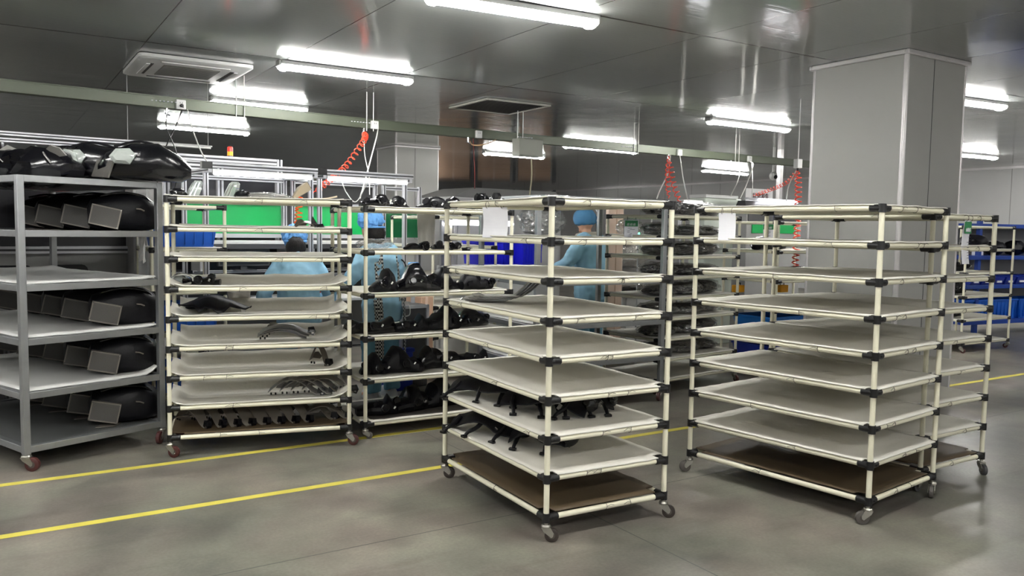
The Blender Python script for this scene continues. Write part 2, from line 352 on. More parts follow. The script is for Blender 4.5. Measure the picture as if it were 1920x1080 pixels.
BEHIND = [(12.0, 25.5), (14.7, 10.5), (13.2, 28.3)]  # fill lamps added out of sight to brighten far wall and cartons
def place_lamp(loc, rz, label, length=1.3, group=None):
    global used_lamp
    o = LP if not used_lamp else copy_tree(LP); used_lamp = True
    o.location = loc; o.rotation_euler = (0, 0, rz); o.scale = (length/1.3, 1, 1); tag(o, label, 'ceiling light', group)
for x0, y0, x1, y1, lab in lamps:
    a = atz(x0, y0, 2.94); b = atz(x1, y1, 2.94); d = b-a
    c = (a+b)/2
    place_lamp((c.x, c.y, 2.998), 0 if abs(math.atan2(d.y, d.x)) < .05 else math.atan2(d.y, d.x)*.6, lab, min(d.length, 1.75))
for x, y in HIDDEN: place_lamp((x, y, 2.998), 0, 'unseen fluorescent ceiling lamp outside the picture, added to light the hall', 1.3, 'unseen lamps added out of frame')

for x, y in BEHIND: place_lamp((x, y, 2.998), 0, 'added fluorescent fill lamp, hidden behind a square column', 1.3, 'fill lamps added behind the columns')

# AC cassette
c = [atz(*q, 2.97) for q in ((235, 128), (272, 98), (478, 125), (425, 157))]
cx, cy = 1.63, 8.5
t = thing('ceiling_air_conditioner', 'white four-way air conditioner panel set in the ceiling at upper left', 'air conditioner', (cx, cy, 2.955))
m = MB(); W_ = .5; pl = [(-W_, -.56), (W_, -.56), (W_, .56), (-W_, .56)]
def rrect(hw, hh, r, z):
    out = []
    for sx, sy, a0 in ((1, 1, 0), (-1, 1, 90), (-1, -1, 180), (1, -1, 270)):
        for q in range(0, 91, 30): out.append(Vector((sx*(hw-r)+r*math.cos(R_(a0+q)), sy*(hh-r)+r*math.sin(R_(a0+q)), z)))
    return out
m.loft([rrect(.5, .56, .06, .04), rrect(.5, .56, .06, .012), rrect(.47, .53, .05, 0)]); part('panel', m, WHITEM, t)
part('grille', MB().box(-.25, .25, -.28, .28, -.006, .001), mat('ac_grille', (128, 126, 118), .6), t)
s = MB()
for k in range(14): s.box(-.24, .24, -.27+k*.04, -.262+k*.04, -.009, -.005)
part('grille_slats', s, GREYM, t)
for rz in range(4):
    a = rz*math.pi/2; M = Matrix.Rotation(a, 4, 'Z'); L_ = .3
    off = .36 if rz % 2 else .42
    part('air_slot', MB().box(-L_, L_, off-.02, off+.02, -.004, .001, M), DGREYM, t)
    part('louvre', MB().box(-L_, L_, off+.012, off+.045, -.012, -.004, M), WHITEM, t)
# ceiling vent
cv = atz(938, 200, 2.98)
t = thing('ceiling_vent', 'thin-framed square vent hatch in the ceiling above the centre rack', 'vent', (5.3, 8.72, 2.99), 0)
fr = MB()
for b in ((-.45, .45, -.47, -.43), (-.45, .45, .43, .47), (-.45, -.41, -.43, .43), (.41, .45, -.43, .43)): fr.box(*b, -.012, .008)
part('frame', fr, mat('vent_frame', (186, 186, 176), .4), t, bev=.004)
s = MB()
for k in range(20): s.box(-.41, .41, -.42+k*.043, -.405+k*.043, -.006, .004)
part('grille_slats', s, DGREYM, t)
part('backing', MB().box(-.42, .42, -.44, .44, .003, .008), DGREYM, t)

# ------------------------------------------------------------------ trunking
TR = [Vector((-4.5, 7.75, 2.6)), Vector((3.7, 8.78, 2.6)), Vector((12.5, 9.08, 2.6))]
tk = thing('cable_trunking', 'long pale green-grey cable trunking hung across under the ceiling', 'cable trunking', (0, 0, 0))
TKM = mat('trunking_paint', (82, 88, 74), .4, .2, var=.03)
def trunk_seg(a, b):
    d = (b-a); L_ = d.length; M = Matrix.Translation(a) @ Matrix.Rotation(math.atan2(d.y, d.x), 4, 'Z')
    part('trunking_length', MB().box(0, L_, 0, .1, 0, .1, M), TKM, tk, bev=.003)
    part('lid', MB().box(0, L_, -.004, .104, .1, .108, M), TKM, tk)
trunk_seg(TR[0], TR[1]); trunk_seg(TR[1], TR[2])
def on_trunk(px):
    u = None; best = 1e9
    for i in range(2):
        for k in range(401):
            q = TR[i].lerp(TR[i+1], k/400); d = q-CAM
            X = d.x*EA.x+d.y*EB.x*1.0; # to camera frame
            X = d.x*EA.x + d.y*EB.x; Y = d.x*EA.y + d.y*EB.y
            v = Vector((X, Y, d.z)); z = v.dot(_f); sx = 960+FOC*v.dot(_rt)/z
            if abs(sx-px) < best: best = abs(sx-px); u = q.copy()
    return u
for px in (340, 700, 897, 1273, 1403):
    q = on_trunk(px)
    so = part('socket_box', MB().box(-.045, .045, -.035, .0, -.002, .088), WHITEM, tk, bev=.006, loc=q, rot=(0, 0, .1))
    part('socket_holes', MB().box(-.012, -.008, -.037, -.034, .05, .066).box(.008, .012, -.037, -.034, .05, .066), DGREYM, so)
    if px == 340: part('plug', MB().lathe([(.016, 0), (.018, .02), (.012, .035)], 10, Matrix.Translation((0, -.035, .03)) @ Matrix.Rotation(R_(90), 4, 'X')), CABLEB, so)
for px in (448, 692, 972, 1190, 1380):
    q = on_trunk(px)
    for dx in (-.03, .05): part('hanger_rod', MB().tube((q.x+dx, q.y-.008, 2.57), (q.x+dx, q.y-.008, 3.0), .006, 8), mat('hanger', (190, 190, 186), .4, .3), tk)
for px in (308, 675, 985, 1178):
    q = on_trunk(px)
    for k in range(7): part('vent_slot', MB().box(q.x-.12+k*.035, q.x-.105+k*.035, q.y-.022, q.y-.0, 2.655, 2.662), PAPER, tk)
for px in (315, 683, 878, 1253, 1371):
    q = on_trunk(px)
    part('air_coupling', MB().tube((q.x, q.y+.01, 2.6), (q.x, q.y+.01, 2.54), .012).tube((q.x-.02, q.y+.01, 2.55), (q.x+.03, q.y+.005, 2.53), .009), CHROME, tk)

# cables and coiled hoses hanging from the trunking
def curve(pts, n=24):
    P = [Vector(p) for p in pts]; P = [P[0]*2-P[1]]+P+[P[-1]*2-P[-2]]; out = []
    for i in range(1, len(P)-2):
        for k in range(n):
            t = k/n; a, b, c, d = P[i-1], P[i], P[i+1], P[i+2]
            out.append(.5*((2*b)+(c-a)*t+(2*a-5*b+4*c-d)*t*t+(3*b-3*c+d-a)*t**3))
    out.append(P[-2]); return out
def cable(name, label, pts, r, m, cat='cable'): return tag(part(name, MB().path(curve(pts, 10), r, 6), m), label, cat)
def coil(name, label, pts, rc, turns, rt, m):
    P = curve(pts, 40); n = len(P); out = []; N = turns*9; rc0 = rc; cum = [0]
    for a, b in zip(P, P[1:]): cum.append(cum[-1]+(b-a).length)
    def warp(u):
        x = u*cum[-1]; j = 0
        while j < n-2 and cum[j+1] < x: j += 1
        return j+(x-cum[j])/max(1e-6, cum[j+1]-cum[j])
    for i in range(N+1):
        f = warp(i/N); k = min(int(f), n-2); q = P[k].lerp(P[k+1], f-k); t = (P[min(k+4, n-1)]-P[max(k-4, 0)]).normalized()
        a = t.cross(Vector((0, 0, 1))); a = a.normalized() if a.length > .05 else t.cross(Vector((1, 0, 0))).normalized(); b = t.cross(a)
        th = 2*math.pi*i/9; rc = rc0*min(1, .15+(i/9)*.5, .15+(N-i)/9*.5); out.append(q+(a*math.cos(th)+b*math.sin(th))*rc)
    return tag(part(name, MB().path(out, rt, 6), m), label, 'air hose')
def at_bg(px, py, D): return atd(px, py, D)
DT = 9.2
coil('coiled_air_hose', 'red coiled air hose hanging slantwise from the trunking at left centre', [on_trunk(683)+Vector((0, 0, -.06)), atd(683, 262, 8.9), atd(650, 310, 8.6), atd(622, 335, 8.3), atd(588, 362, 8.0)], .03, 22, .0055, ORANGE)
coil('coiled_air_hose', 'orange coiled air hose hanging straight down against the green panel', [atd(561, 358, 7.8), atd(560, 400, 7.8), atd(557, 440, 7.75)], .032, 11, .0065, ORANGE2)
coil('coiled_air_hose', 'orange coiled air hose lying bunched on the bench beside the bent-over worker', [atd(578, 551, 7.5), atd(596, 545, 7.5), atd(614, 549, 7.5)], .045, 9, .008, ORANGE2)
coil('coiled_air_hose', 'left one of two red coiled hoses hanging over the centre rack', [atd(1254, 292, 9.4), atd(1252, 335, 9.3), atd(1254, 372, 9.2)], .026, 9, .006, ORANGE)
coil('coiled_air_hose', 'right one of two red coiled hoses slanting down over the centre rack', [atd(1256, 300, 9.3), atd(1262, 340, 9.2), atd(1276, 382, 9.1)], .03, 9, .006, ORANGE)
coil('coiled_air_hose', 'pink-red coiled hose stretched slantwise beside the big column', [atd(1496, 318, 9.3), atd(1470, 345, 9.7), atd(1412, 367, 10.5)], .02, 16, .004, ORANGE)
coil('coiled_air_hose', 'red coiled hose hanging against the left edge of the big column', [atd(1497, 320, 9.3), atd(1496, 400, 9.2), atd(1490, 520, 9.1)], .035, 22, .007, ORANGE)
cable('power_cable', 'black cable looping down from the leftmost trunking socket', [on_trunk(342)+Vector((0, -.04, .02)), atd(330, 235, 8.2), atd(305, 290, 7.6), atd(295, 340, 7.2), atd(297, 372, 7.0)], .006, CABLEB)
cable('power_cable', 'black cable crossing the looped one beside the lamp at left', [on_trunk(315)+Vector((0, 0, -.05)), atd(312, 240, 8.0), atd(330, 285, 7.6), atd(331, 340, 7.3), atd(318, 372, 7.0)], .006, CABLEB)
cable('power_cable', 'white cable slanting from the leftmost socket to the work light', [on_trunk(349)+Vector((0, -.03, 0)), atd(362, 245, 8.2), atd(380, 290, 7.6), atd(397, 312, 7.3)], .006, CABLEW)
cable('power_cable', 'white cable hanging from the socket above the red coiled hose', [on_trunk(707)+Vector((0, -.03, 0)), atd(704, 265, 8.9), atd(688, 325, 8.6), atd(675, 372, 8.4)], .007, CABLEW)
cable('air_tube', 'thin pale tube hanging beside the red slanting coiled hose', [on_trunk(684)+Vector((0, 0, -.06)), atd(684, 290, 8.9), atd(692, 330, 8.7), atd(693, 365, 8.5)], .005, CABLEW)
cable('power_cable', 'white cable drooping under the right-hand work light', [atd(640, 338, 7.9), atd(650, 362, 7.9), atd(668, 378, 7.9), atd(690, 340, 7.9)], .005, CABLEW)
cable('air_tube', 'pale tube curving down left of the two red coiled hoses', [atd(1257, 290, 9.5), atd(1252, 325, 9.5), atd(1236, 360, 9.6), atd(1224, 400, 9.7), atd(1216, 472, 9.8)], .009, CABLEW)
cable('power_cable', 'white cable hanging from the socket right of the two red coiled hoses', [on_trunk(1273)+Vector((0, -.03, 0)), atd(1280, 330, 9.8), atd(1290, 378, 9.8)], .007, CABLEW)
cable('power_cable', 'white cable looping from the last trunking socket to the white hood', [on_trunk(1404)+Vector((0, -.03, 0)), atd(1412, 310, 10), atd(1400, 345, 10), atd(1388, 372, 10)], .007, CABLEW)
cable('power_cable', 'second white cable hanging straight beside the last trunking socket', [on_trunk(1407)+Vector((0, -.02, 0)), atd(1411, 330, 10.2), atd(1410, 375, 10.2)], .006, CABLEW)
cable('power_cable', 'pale cable hanging in front of the small distant lamp', [on_trunk(1385)+Vector((0, 0, 0)), atd(1386, 330, 10), atd(1370, 368, 10)], .006, CABLEW)
cable('power_cable', 'light cable drooping at the left edge of the big column', [atd(1495, 316, 9.3), atd(1480, 345, 9.6), atd(1474, 378, 10.2)], .006, CABLEW)
q = atd(1496, 312, 9.3); t = thing('drop_socket', 'white socket box hung from the ceiling beside the big column', 'socket', (q.x, q.y, q.z), 0)
part('socket_body', MB().box(-.04, .04, -.03, .03, -.02, .08), WHITEM, t, bev=.005); part('hanger_rod', MB().tube((0, 0, .08), (0, 0, 3.0-q.z), .006, 8), WHITEM, t); part('plug', MB().tube((0, 0, -.05), (0, 0, -.02), .014, 8), CABLEB, t)
cable('power_cable', 'tan cable sagging under the middle of the trunking', [on_trunk(880)+Vector((0, 0, -.05)), atd(888, 272, 9.3), atd(912, 270, 9.3), on_trunk(930)], .007, mat('tan_cable', (190, 150, 110), .5))
cable('power_cable', 'red-brown cable dropping beside the far square column', [on_trunk(888)+Vector((0, 0, -.01)), atd(890, 320, 9.9), atd(890, 372, 10.6)], .006, mat('red_brown_cable', (120, 40, 34), .5))
cable('power_cable', 'yellowish cable hanging under the grey junction box', [atd(996, 290, 9.8), atd(997, 330, 10.1), atd(992, 376, 10.7)], .008, mat('yellowish_cable', (200, 192, 160), .5))
q = atd(996, 293, 9.7)
t = thing('junction_box', 'grey sheet-metal box fixed under the trunking at centre', 'box', (q.x, q.y, q.z), .1)
part('box_body', MB().box(-.18, .18, 0, .14, 0, .2), mat('junction_paint', (150, 152, 142), .4), t, bev=.006); part('lid', MB().box(-.17, .17, -.006, 0, .01, .19), mat('junction_paint', (150, 152, 142), .4), t, bev=.003)

# ------------------------------------------------------------------ racks
_cl = MB().tube((0, 0, 0), (.06, 0, 0), .0192, 12).tube((0, 0, 0), (0, .06, 0), .0192, 12).tube((0, 0, -.022), (0, 0, .022), .0198, 12)
_cl.ball((.06, 0, 0), .0192, 10, 5, (.35, 1, 1)).ball((0, .06, 0), .0192, 10, 5, (1, .35, 1)).box(.026, .036, -.021, .021, -.005, .005)
CLME = _cl.mesh('joint_clamp'); CLME.materials.append(CLAMP)
TIE = []
for k in range(4):
    rnd = random.Random(k); a = rnd.uniform(-.4, .4)
    m = MB().path([(a*.01*math.sin(q), .0165*math.cos(q), .0165*math.sin(q)) for q in [2*math.pi*i/14 for i in range(14)]], .0011, 5, closed=True)
    L_ = rnd.uniform(.02, .05); s = rnd.choice((-1, 1)); m.path([(0, -.016, .004), (s*L_*.5, -.0185, .012-rnd.random()*.01), (s*L_, -.0185, -.006+rnd.random()*.012)], .0011, 5)
    me = m.mesh('zip_tie'); me.materials.append(CABLEB); TIE.append(me)
MESHCACHE = {}
def cached(key, fn, m):
    if key not in MESHCACHE: me = fn().mesh(key[0]); me.materials.append(m); MESHCACHE[key] = me
    return MESHCACHE[key]
def castor(root, x, y, z, a, wheelm, big=False):
    k = 1.25 if big else 1.0; h = z
    f = MB().tube((0, 0, h-.012), (0, 0, h), .011*k).lathe([(.022*k, h-.028), (.024*k, h-.02), (.02*k, h-.012)], 14)
    r = (h-.03)*.5 if not big else .042; ox = -.028*k
    for s in (-1, 1):
        f.prism([(-.024*k, h-.028), (.02*k, h-.028), (.012*k, h-.045), (ox+.009, r-.004), (ox+.002, r-.01), (ox-.007, r-.004), (ox-.01, r+.012)], .003, Matrix.Translation((0, s*.016*k+.0015, 0)) @ Matrix.Rotation(R_(90), 4, 'X'))
    f.box(-.022*k, .022*k, -.017*k, .017*k, h-.03, h-.026)
    c = part('castor', f, ZINC, root, loc=(x, y, 0), rot=(0, 0, a))
    M = Matrix.Translation((ox, 0, r)) @ Matrix.Rotation(R_(90), 4, 'X')
    w = part('wheel', MB().lathe([(r-.008, -.012*k), (r, -.009*k), (r, .009*k), (r-.008, .012*k)], 24, M), wheelm, c)
    part('wheel_hub', MB().lathe([(r*.2, -.0135*k), (r*.5, -.0128*k), (r*.5, .0128*k), (r*.2, .0135*k)], 16, M), HUBM, c)
    return c
def liner_mesh(w, d, seed, sag=.012, curl=(0, 0, 0, 0), rim=.004, n=22, cut=.05, th=.006, ex=.0145, drop=.006):
    rnd = random.Random(seed); o = rnd.uniform(0, 50); vs = []; fs = []
    for i in range(n+1):
        for j in range(n+1):
            u = i/n; v = j/n; x = -ex+u*(w+2*ex); y = -ex+v*(d+2*ex)
            eu = min(u, 1-u); ev = min(v, 1-v)
            s = min(1, eu*9)*min(1, ev*9); s = s*s*(3-2*s)
            z = .016+rim*(1-s)-sag*s+noise.noise(Vector((x*4+o, y*4, o)))*.003
            z += noise.noise(Vector((x*14+o, y*14, o)))*.0035*(1-s)
            f, b, l, r = curl
            if f: z += f*max(0, 1-v/.12)**1.6
            if b: z += b*max(0, 1-(1-v)/.16)**1.6*(1+.2*noise.noise(Vector((x*5+o, 3, 0))))
            if l: z += l*max(0, 1-u/.10)**1.6
            if r: z += r*max(0, 1-(1-u)/.12)**1.6
            if eu == 0 or ev == 0: z -= drop
            vs.append((x, y, z))
    for i in range(n):
        for j in range(n):
            x = (i+.5)/n*w; y = (j+.5)/n*d
            if min(x, w-x) < cut and min(y, d-y) < cut: continue
            fs.append((i*(n+1)+j, (i+1)*(n+1)+j, (i+1)*(n+1)+j+1, i*(n+1)+j+1))
    me = bpy.data.meshes.new('shelf_liner'); me.from_pydata(vs, [], fs)
    for p in me.polygons: p.use_smooth = True
    return me
def pvc_rack(name, label, group, N, yaw, w, d, levels, liner=None, ties=0, board=True, wheelm=WHEELR, lean=0, seed=0, castang=None, skip_liner=()):
    b = tob(N); rz = R_(yaw)-YAW
    root = thing(name, label, 'shelf trolley', (b.x, b.y, 0), rz, group)
    zb, zt = levels[-1], levels[0]
    for x in (0, w):
        for y in (0, d): part('post', MB().tube((x, y, zb-.02), (x, y, zt+.018), .014, 14), PVC, root)
    rnd = random.Random(seed)
    for li, z in enumerate(levels):
        for y in (0, d): link('rail', cached(('rail', round(w, 3)), lambda: MB().tube((.02, 0, 0), (w-.02, 0, 0), .014, 14), PVC), None, root, (0, y, z))
        for x in (0, w): link('rail', cached(('rail', 'y', round(d, 3)), lambda: MB().tube((0, .02, 0), (0, d-.02, 0), .014, 14), PVC), None, root, (x, 0, z))
        for x, y, a in ((0, 0, 0), (w, 0, 90), (w, d, 180), (0, d, 270)): link('joint_clamp', CLME, None, root, (x, y, z), (0, 0, R_(a)))
        last = li == len(levels)-1
        if last and board:
            me = liner_mesh(w, d, seed+li, .004, (0, 0, 0, 0), .003, 14, .05, .006, -.004, 0); m = BOARD; nm = 'bottom_board'
        elif li in skip_liner: continue
        else:
            lk = dict(liner(li) if callable(liner) else liner or {}); me = liner_mesh(w, d, seed+li, **lk); m = LINER; nm = 'shelf_liner'
        o = link(nm, me, m, root, (0, 0, z)); so = o.modifiers.new('s', 'SOLIDIFY'); so.thickness = .006; so.offset = 1
        for k in range(ties):
            link('zip_tie', TIE[rnd.randrange(4)], None, root, (rnd.uniform(.12, w-.12), 0, z), (0, 0, 0))
            if k % 2 == 0: link('zip_tie', TIE[rnd.randrange(4)], None, root, (0, rnd.uniform(.12, d-.12), z), (0, 0, R_(-90)))
    ca = castang or [rnd.uniform(0, 6.28) for _ in range(4)]
    for (x, y), a in zip(((0, 0), (w, 0), (w, d), (0, d)), ca): castor(root, x, y, zb-.02, a, wheelm)
    return root
LV9 = lambda zt, dz=.189: [zt-dz*i for i in range(9)]
LV6 = lambda zt, dz=.3: [zt-dz*i for i in range(6)]
R1 = pvc_rack('shelf_trolley', 'cream pipe trolley with white shelves standing nearest, at the centre', None, (.181, 3.85), 30.0, .728, 1.138, LV9(1.63), None, 2, seed=11, castang=[R_(146), R_(140), 1.0, R_(150)], wheelm=WHEELB)
R2 = pvc_rack('shelf_trolley', 'empty white-shelved cream pipe trolley at right, nearer of the two by the column', None, (1.86, 4.154), 39.4, .74, 1.154, LV9(1.632), None, 2, wheelm=WHEELG, seed=31, castang=[R_(-39), R_(20), 1, R_(-30)])
R3 = pvc_rack('shelf_trolley', 'cream pipe trolley with empty white shelves standing right behind the near right trolley', None, (2.414, 4.731), 32.5, .671, 1.12, LV9(1.606, .186), None, 1, wheelm=DGREYM, seed=51, castang=[R_(0), R_(58), 1, 2])
R4 = pvc_rack('shelf_trolley', 'cream pipe trolley with sagging white shelves and car trim, beside the silver trolley', None, (-2.18, 5.179), 18.7, 1.138, .57, LV9(1.653, .191), lambda li: dict(sag=.010, curl=(.004, .014, .012, .008)) if li < 3 else dict(sag=.032, curl=(.008, .045 if li == 3 else .066, .03, .045)), 2, wheelm=WHEELR, seed=71, castang=[R_(150), R_(165), 2, 3])
R5 = pvc_rack('shelf_trolley', 'cream pipe trolley loaded with black lamp housings, behind the centre trolley', None, (-1.024, 5.722), 30.7, 1.18, .72, LV6(1.619, .304), dict(sag=.008), 1, wheelm=WHEELG, seed=91, castang=[R_(150), R_(120), 1, 2], skip_liner=(1, ), board=False)
R7 = pvc_rack('shelf_trolley', 'cream pipe trolley filled with film-wrapped black parts, seen between the two big trolleys', None, (1.36, 7.45), 39.0, 1.145, .70, LV9(1.63), dict(sag=.01), 0, seed=111, board=False)
R8 = pvc_rack('shelf_trolley', 'small-looking distant cream pipe trolley in front of the blue shelving', None, (5.74, 10.4), 31.0, 1.1, .72, LV6(1.61), None, 0, seed=131, skip_liner=(0, 2), board=False)
R9 = pvc_rack('shelf_trolley', 'cream pipe trolley with black parts half hidden at the left of the big column', None, (2.68, 8.3), 32.0, 1.145, .72, LV6(1.6), None, 0, seed=151, board=False, skip_liner=(0, ))
R11 = pvc_rack('shelf_trolley', 'cream pipe trolley standing behind the one loaded with black lamp housings', None, (-.785, 8.1), 32.0, .72, 1.0, LV6(1.6), None, 0, seed=171, board=False)
R6 = pvc_rack('pipe_rack', 'narrow cream pipe rack with blue crates behind the sagging-shelf trolley', None, (-2.79, 6.34), 33.0, .55, .72, [1.63, 1.29, .95, .62, .36, .12], None, 0, seed=191, board=False, skip_liner=(0, 4))
def steel_rack(name, label, N, yaw, w, d, levels, liners, wheelm=WHEELR, seed=0, curl=None):
    b = tob(N); root = thing(name, label, 'shelf trolley', (b.x, b.y, 0), R_(yaw)-YAW)
    h = .02; zb = levels[-1]
    for x in (0, w):
        for y in (0, d): part('post', MB().box(x-h, x+h, y-h, y+h, zb-.03, levels[0]+.02), STEEL, root, bev=.002)
    for li, z in enumerate(levels):
        for y in (0, d): part('rail', MB().box(h, w-h, y-h, y+h, z-h, z+h), STEEL, root, bev=.002)
        for x in (0, w): part('rail', MB().box(x-h, x+h, h, d-h, z-h, z+h), STEEL, root, bev=.002)
        part('shelf_plate', MB().box(h, w-h, h, d-h, z-.008, z+.01), STEELS, root)
        if li in liners:
            me = liner_mesh(w-.05, d-.05, seed+li, -.004, (0, .02, .0, (.05 if li == 4 else .012)), .006, 20, .02)
            o = link('shelf_mat', me, MATWHITE, root, (.025, .025, z+.006)); so = o.modifiers.new('s', 'SOLIDIFY'); so.thickness = .006; so.offset = 1
    for x, y, a in ((0, 0, R_(128)), (w, 0, R_(36)), (w, d, 1), (0, d, 2)): castor(root, x, y, zb-.02, a, wheelm, True)
    return root
R0LV = [1.751-.324*i for i in range(6)]
R0 = steel_rack('steel_trolley', 'silver square-tube steel trolley with grey mats at the left edge', (-2.902, 4.84), 53.8, .87, 1.5, R0LV, (2, 3, 4), seed=5)
R10 = steel_rack('steel_trolley', 'grey square-tube steel trolley standing behind the nearest cream trolley', (.2, 6.55), 30.0, 1.3, .96, [1.75, 1.42, 1.06, .70, .38, .13], (3, 4), seed=8)

# ------------------------------------------------------------------ goods on the trolleys
def put(root, name, label, cat, x, y, z, rz=0.0, rx=0.0, ry=0.0, group=None):
    p = rack_local(root, x, y, z); return thing(name, label, cat, p, group=group, rot=(rx, ry, root.rotation_euler.z+rz))
def ring(x, hw, z0, z1, yo=0, n=14, p=3.2):
    out = []; zc = (z0+z1)/2; hz = (z1-z0)/2
    for k in range(n):
        a = 2*math.pi*k/n; c, s = math.cos(a), math.sin(a)
        out.append(Vector((x, yo+hw*math.copysign(abs(c)**(2/p), c), zc+hz*math.copysign(abs(s)**(2/p), s))))
    return out
def vent_housing_proto():
    t = thing('lamp_housing', '', 'plastic housing')
    secs = []
    for x, y0, y1, z0, z1 in ((-.10, .05, .2, .05, .17), (-.08, .02, .27, .03, .21), (.02, .0, .33, .0, .245), (.14, .0, .35, .0, .26), (.24, .02, .33, .0, .245), (.31, .06, .28, .01, .20), (.335, .1, .22, .04, .14)):
        secs.append([Vector((x, v.x, v.z)) for v in [Vector((q.y, 0, q.z)) for q in ring(0, (y1-y0)/2, z0, z1, (y0+y1)/2, 18, 3.4)]])
    part('shell', MB().loft(secs), BLACKP, t)
    part('rib', MB().path(curve([(-.02, .02, .236), (.1, .03, .258), (.24, .06, .235), (.31, .1, .17)], 5), .007, 6), BLACKG, t)
    part('side_clip', MB().path([(.19, .0, .15), (.215, -.006, .147), (.238, .0, .135)], .005, 6), DKGREYP, t)
    P = Matrix.Translation((0, -.02, .10)) @ Matrix.Rotation(R_(14), 4, 'Y')
    def pp(name, mb, m, **k): o = part(name, mb, m, t, **k); o.matrix_local = P; return o
    pp('mesh_panel', MB().box(-.082, .082, -.004, .006, -.058, .058), GRILLE)
    fr = MB()
    for c in ((-.09, .09, -.066, -.058), (-.09, .09, .058, .066), (-.09, -.082, -.058, .058), (.082, .09, -.058, .058)): fr.box(c[0], c[1], -.008, .03, c[2], c[3])
    pp('panel_frame', fr, DKGREYP)
    for x in (-.083, .083):
        for z in (-.059, .059): pp('screw', MB().ball((x, -.009, z), .0045, 8, 5), CHROME)
    part('lower_bracket', MB().prism([(-.06, -.03), (.05, -.035), (.09, .05), (-.03, .06)], .005, Matrix.Translation((0, 0, .002))), DKGREYP, t)
    return t
VH = vent_housing_proto(); vh_used = False
SHN = ['top', 'second', 'third', 'fourth', 'fifth', 'bottom']
for lv, n in ((1, 4), (3, 5), (4, 5), (5, 4)):
    for k in range(n):
        o = VH if not vh_used else copy_tree(VH); vh_used = True
        z = R0LV[lv]+(.022 if lv in (3, 4) else .011)
        o.location = rack_local(R0, .58+.015*math.sin(k*2.1+lv), .16+.345*k, z)
        o.rotation_euler = (0, R_(-1.5), R0.rotation_euler.z+R_(-28)+.05*math.sin(k*3+lv))
        tag(o, 'black mesh-ended housing, %s from right on the %s shelf of the silver trolley' % (ORD[k], SHN[lv]), 'plastic housing', 'mesh-ended housings on the silver trolley')
# big headlights on the top shelf
def headlamp(root, x, y, z, rz, label, sd, lens=True):
    rnd = random.Random(sd); t = put(root, 'headlamp_housing', label, 'headlamp', x, y, z, rz, R_(4))
    q = lambda a: a*rnd.uniform(.9, 1.1)
    part('shell', MB().loft([ring(xx, q(hw), z0, q(z1), yo, 16, 2.6) for xx, hw, z0, z1, yo in ((0, .05, .02, .1, 0), (.05, .11, 0, .19, 0), (.2, .16, 0, .25, .02), (.36, .17, 0, .24, .05), (.5, .13, .0, .19, .07), (.56, .06, .03, .11, .08))]), BLACKG, t)
    if lens:
        pts = [(-.06, 0), (-.02, .05), (.06, .055), (.095, .015), (.06, -.045), (-.03, -.04)]
        M = Matrix.Translation((.13, -.165, .155)) @ Matrix.Rotation(R_(82), 4, 'X'); lo = MB()
        lo.loft([[M @ Vector((a*k, b*k, zz)) for a, b in pts] for k, zz in ((1, -.02), (1, .012), (.6, .03))]); part('clear_lens', lo, CLEAR, t)
        part('reflector', MB().ball(M @ Vector((.02, .005, 0)), .03, 10, 6), CHROME, t)
    part('vent_plate', MB().box(-.012, .0, -.1, .1, .0, .11), GRILLE, t, loc=(.02, -.09, .02), rot=(0, R_(20), R_(30)))
    part('rib', MB().path(curve([(.1, -.08, .22), (.25, .0, .26), (.42, .1, .22)], 5), .008, 6), BLACKP, t)
    return t
headlamp(R0, .52, .10, 1.77, R_(-30), 'glossy black headlamp with clear lens, rightmost on top of the silver trolley', 1)
headlamp(R0, .42, .50, 1.77, R_(-34), 'glossy black headlamp with clear lens, second from right on top of the silver trolley', 2)
headlamp(R0, .45, .92, 1.77, R_(-30), 'black headlamp with small lens, third from right on top of the silver trolley', 3)
# jumble of clear and black trim at the left end of the top shelf
rnd = random.Random(4)
for k, (x, y, lab) in enumerate(((.22, .36, 'rightmost crumpled lamp cover in the jumble on the silver trolley top'), (.14, .58, 'middle crumpled lamp cover in the jumble on the silver trolley top'), (.1, .8, 'leftmost crumpled lamp cover in the jumble on the silver trolley top'))):
    t = put(R0, 'lamp_cover', lab, 'lamp cover', x, y, 1.772, R_(-30+20*k), R_(6))
    m = MB().ball((.1, 0, .07), .15, 16, 10, (1.4, .85, .8), lambda d: 1+.35*noise.noise(d*2.5+Vector((k*7, 0, 0)))); part('cover_shell', m, BLACKG, t)
    for j in range(5):
        a = rnd.uniform(0, 6.28); c = Vector((.1+.12*math.cos(a), -.02+.08*math.sin(a), .09+rnd.uniform(-.02, .06)))
        c.z += .04; M = Matrix.Translation(c) @ Matrix.Scale(1.3, 4) @ Matrix.Rotation(rnd.uniform(0, 3), 4, 'Z') @ Matrix.Rotation(R_(rnd.uniform(40, 95)), 4, 'X')
        part('clear_facet', MB().prism([(-.05, -.02), (.03, -.035), (.06, .01), (.01, .04), (-.04, .025)], .005, M), CLEAR if j % 2 else GREYP, t)
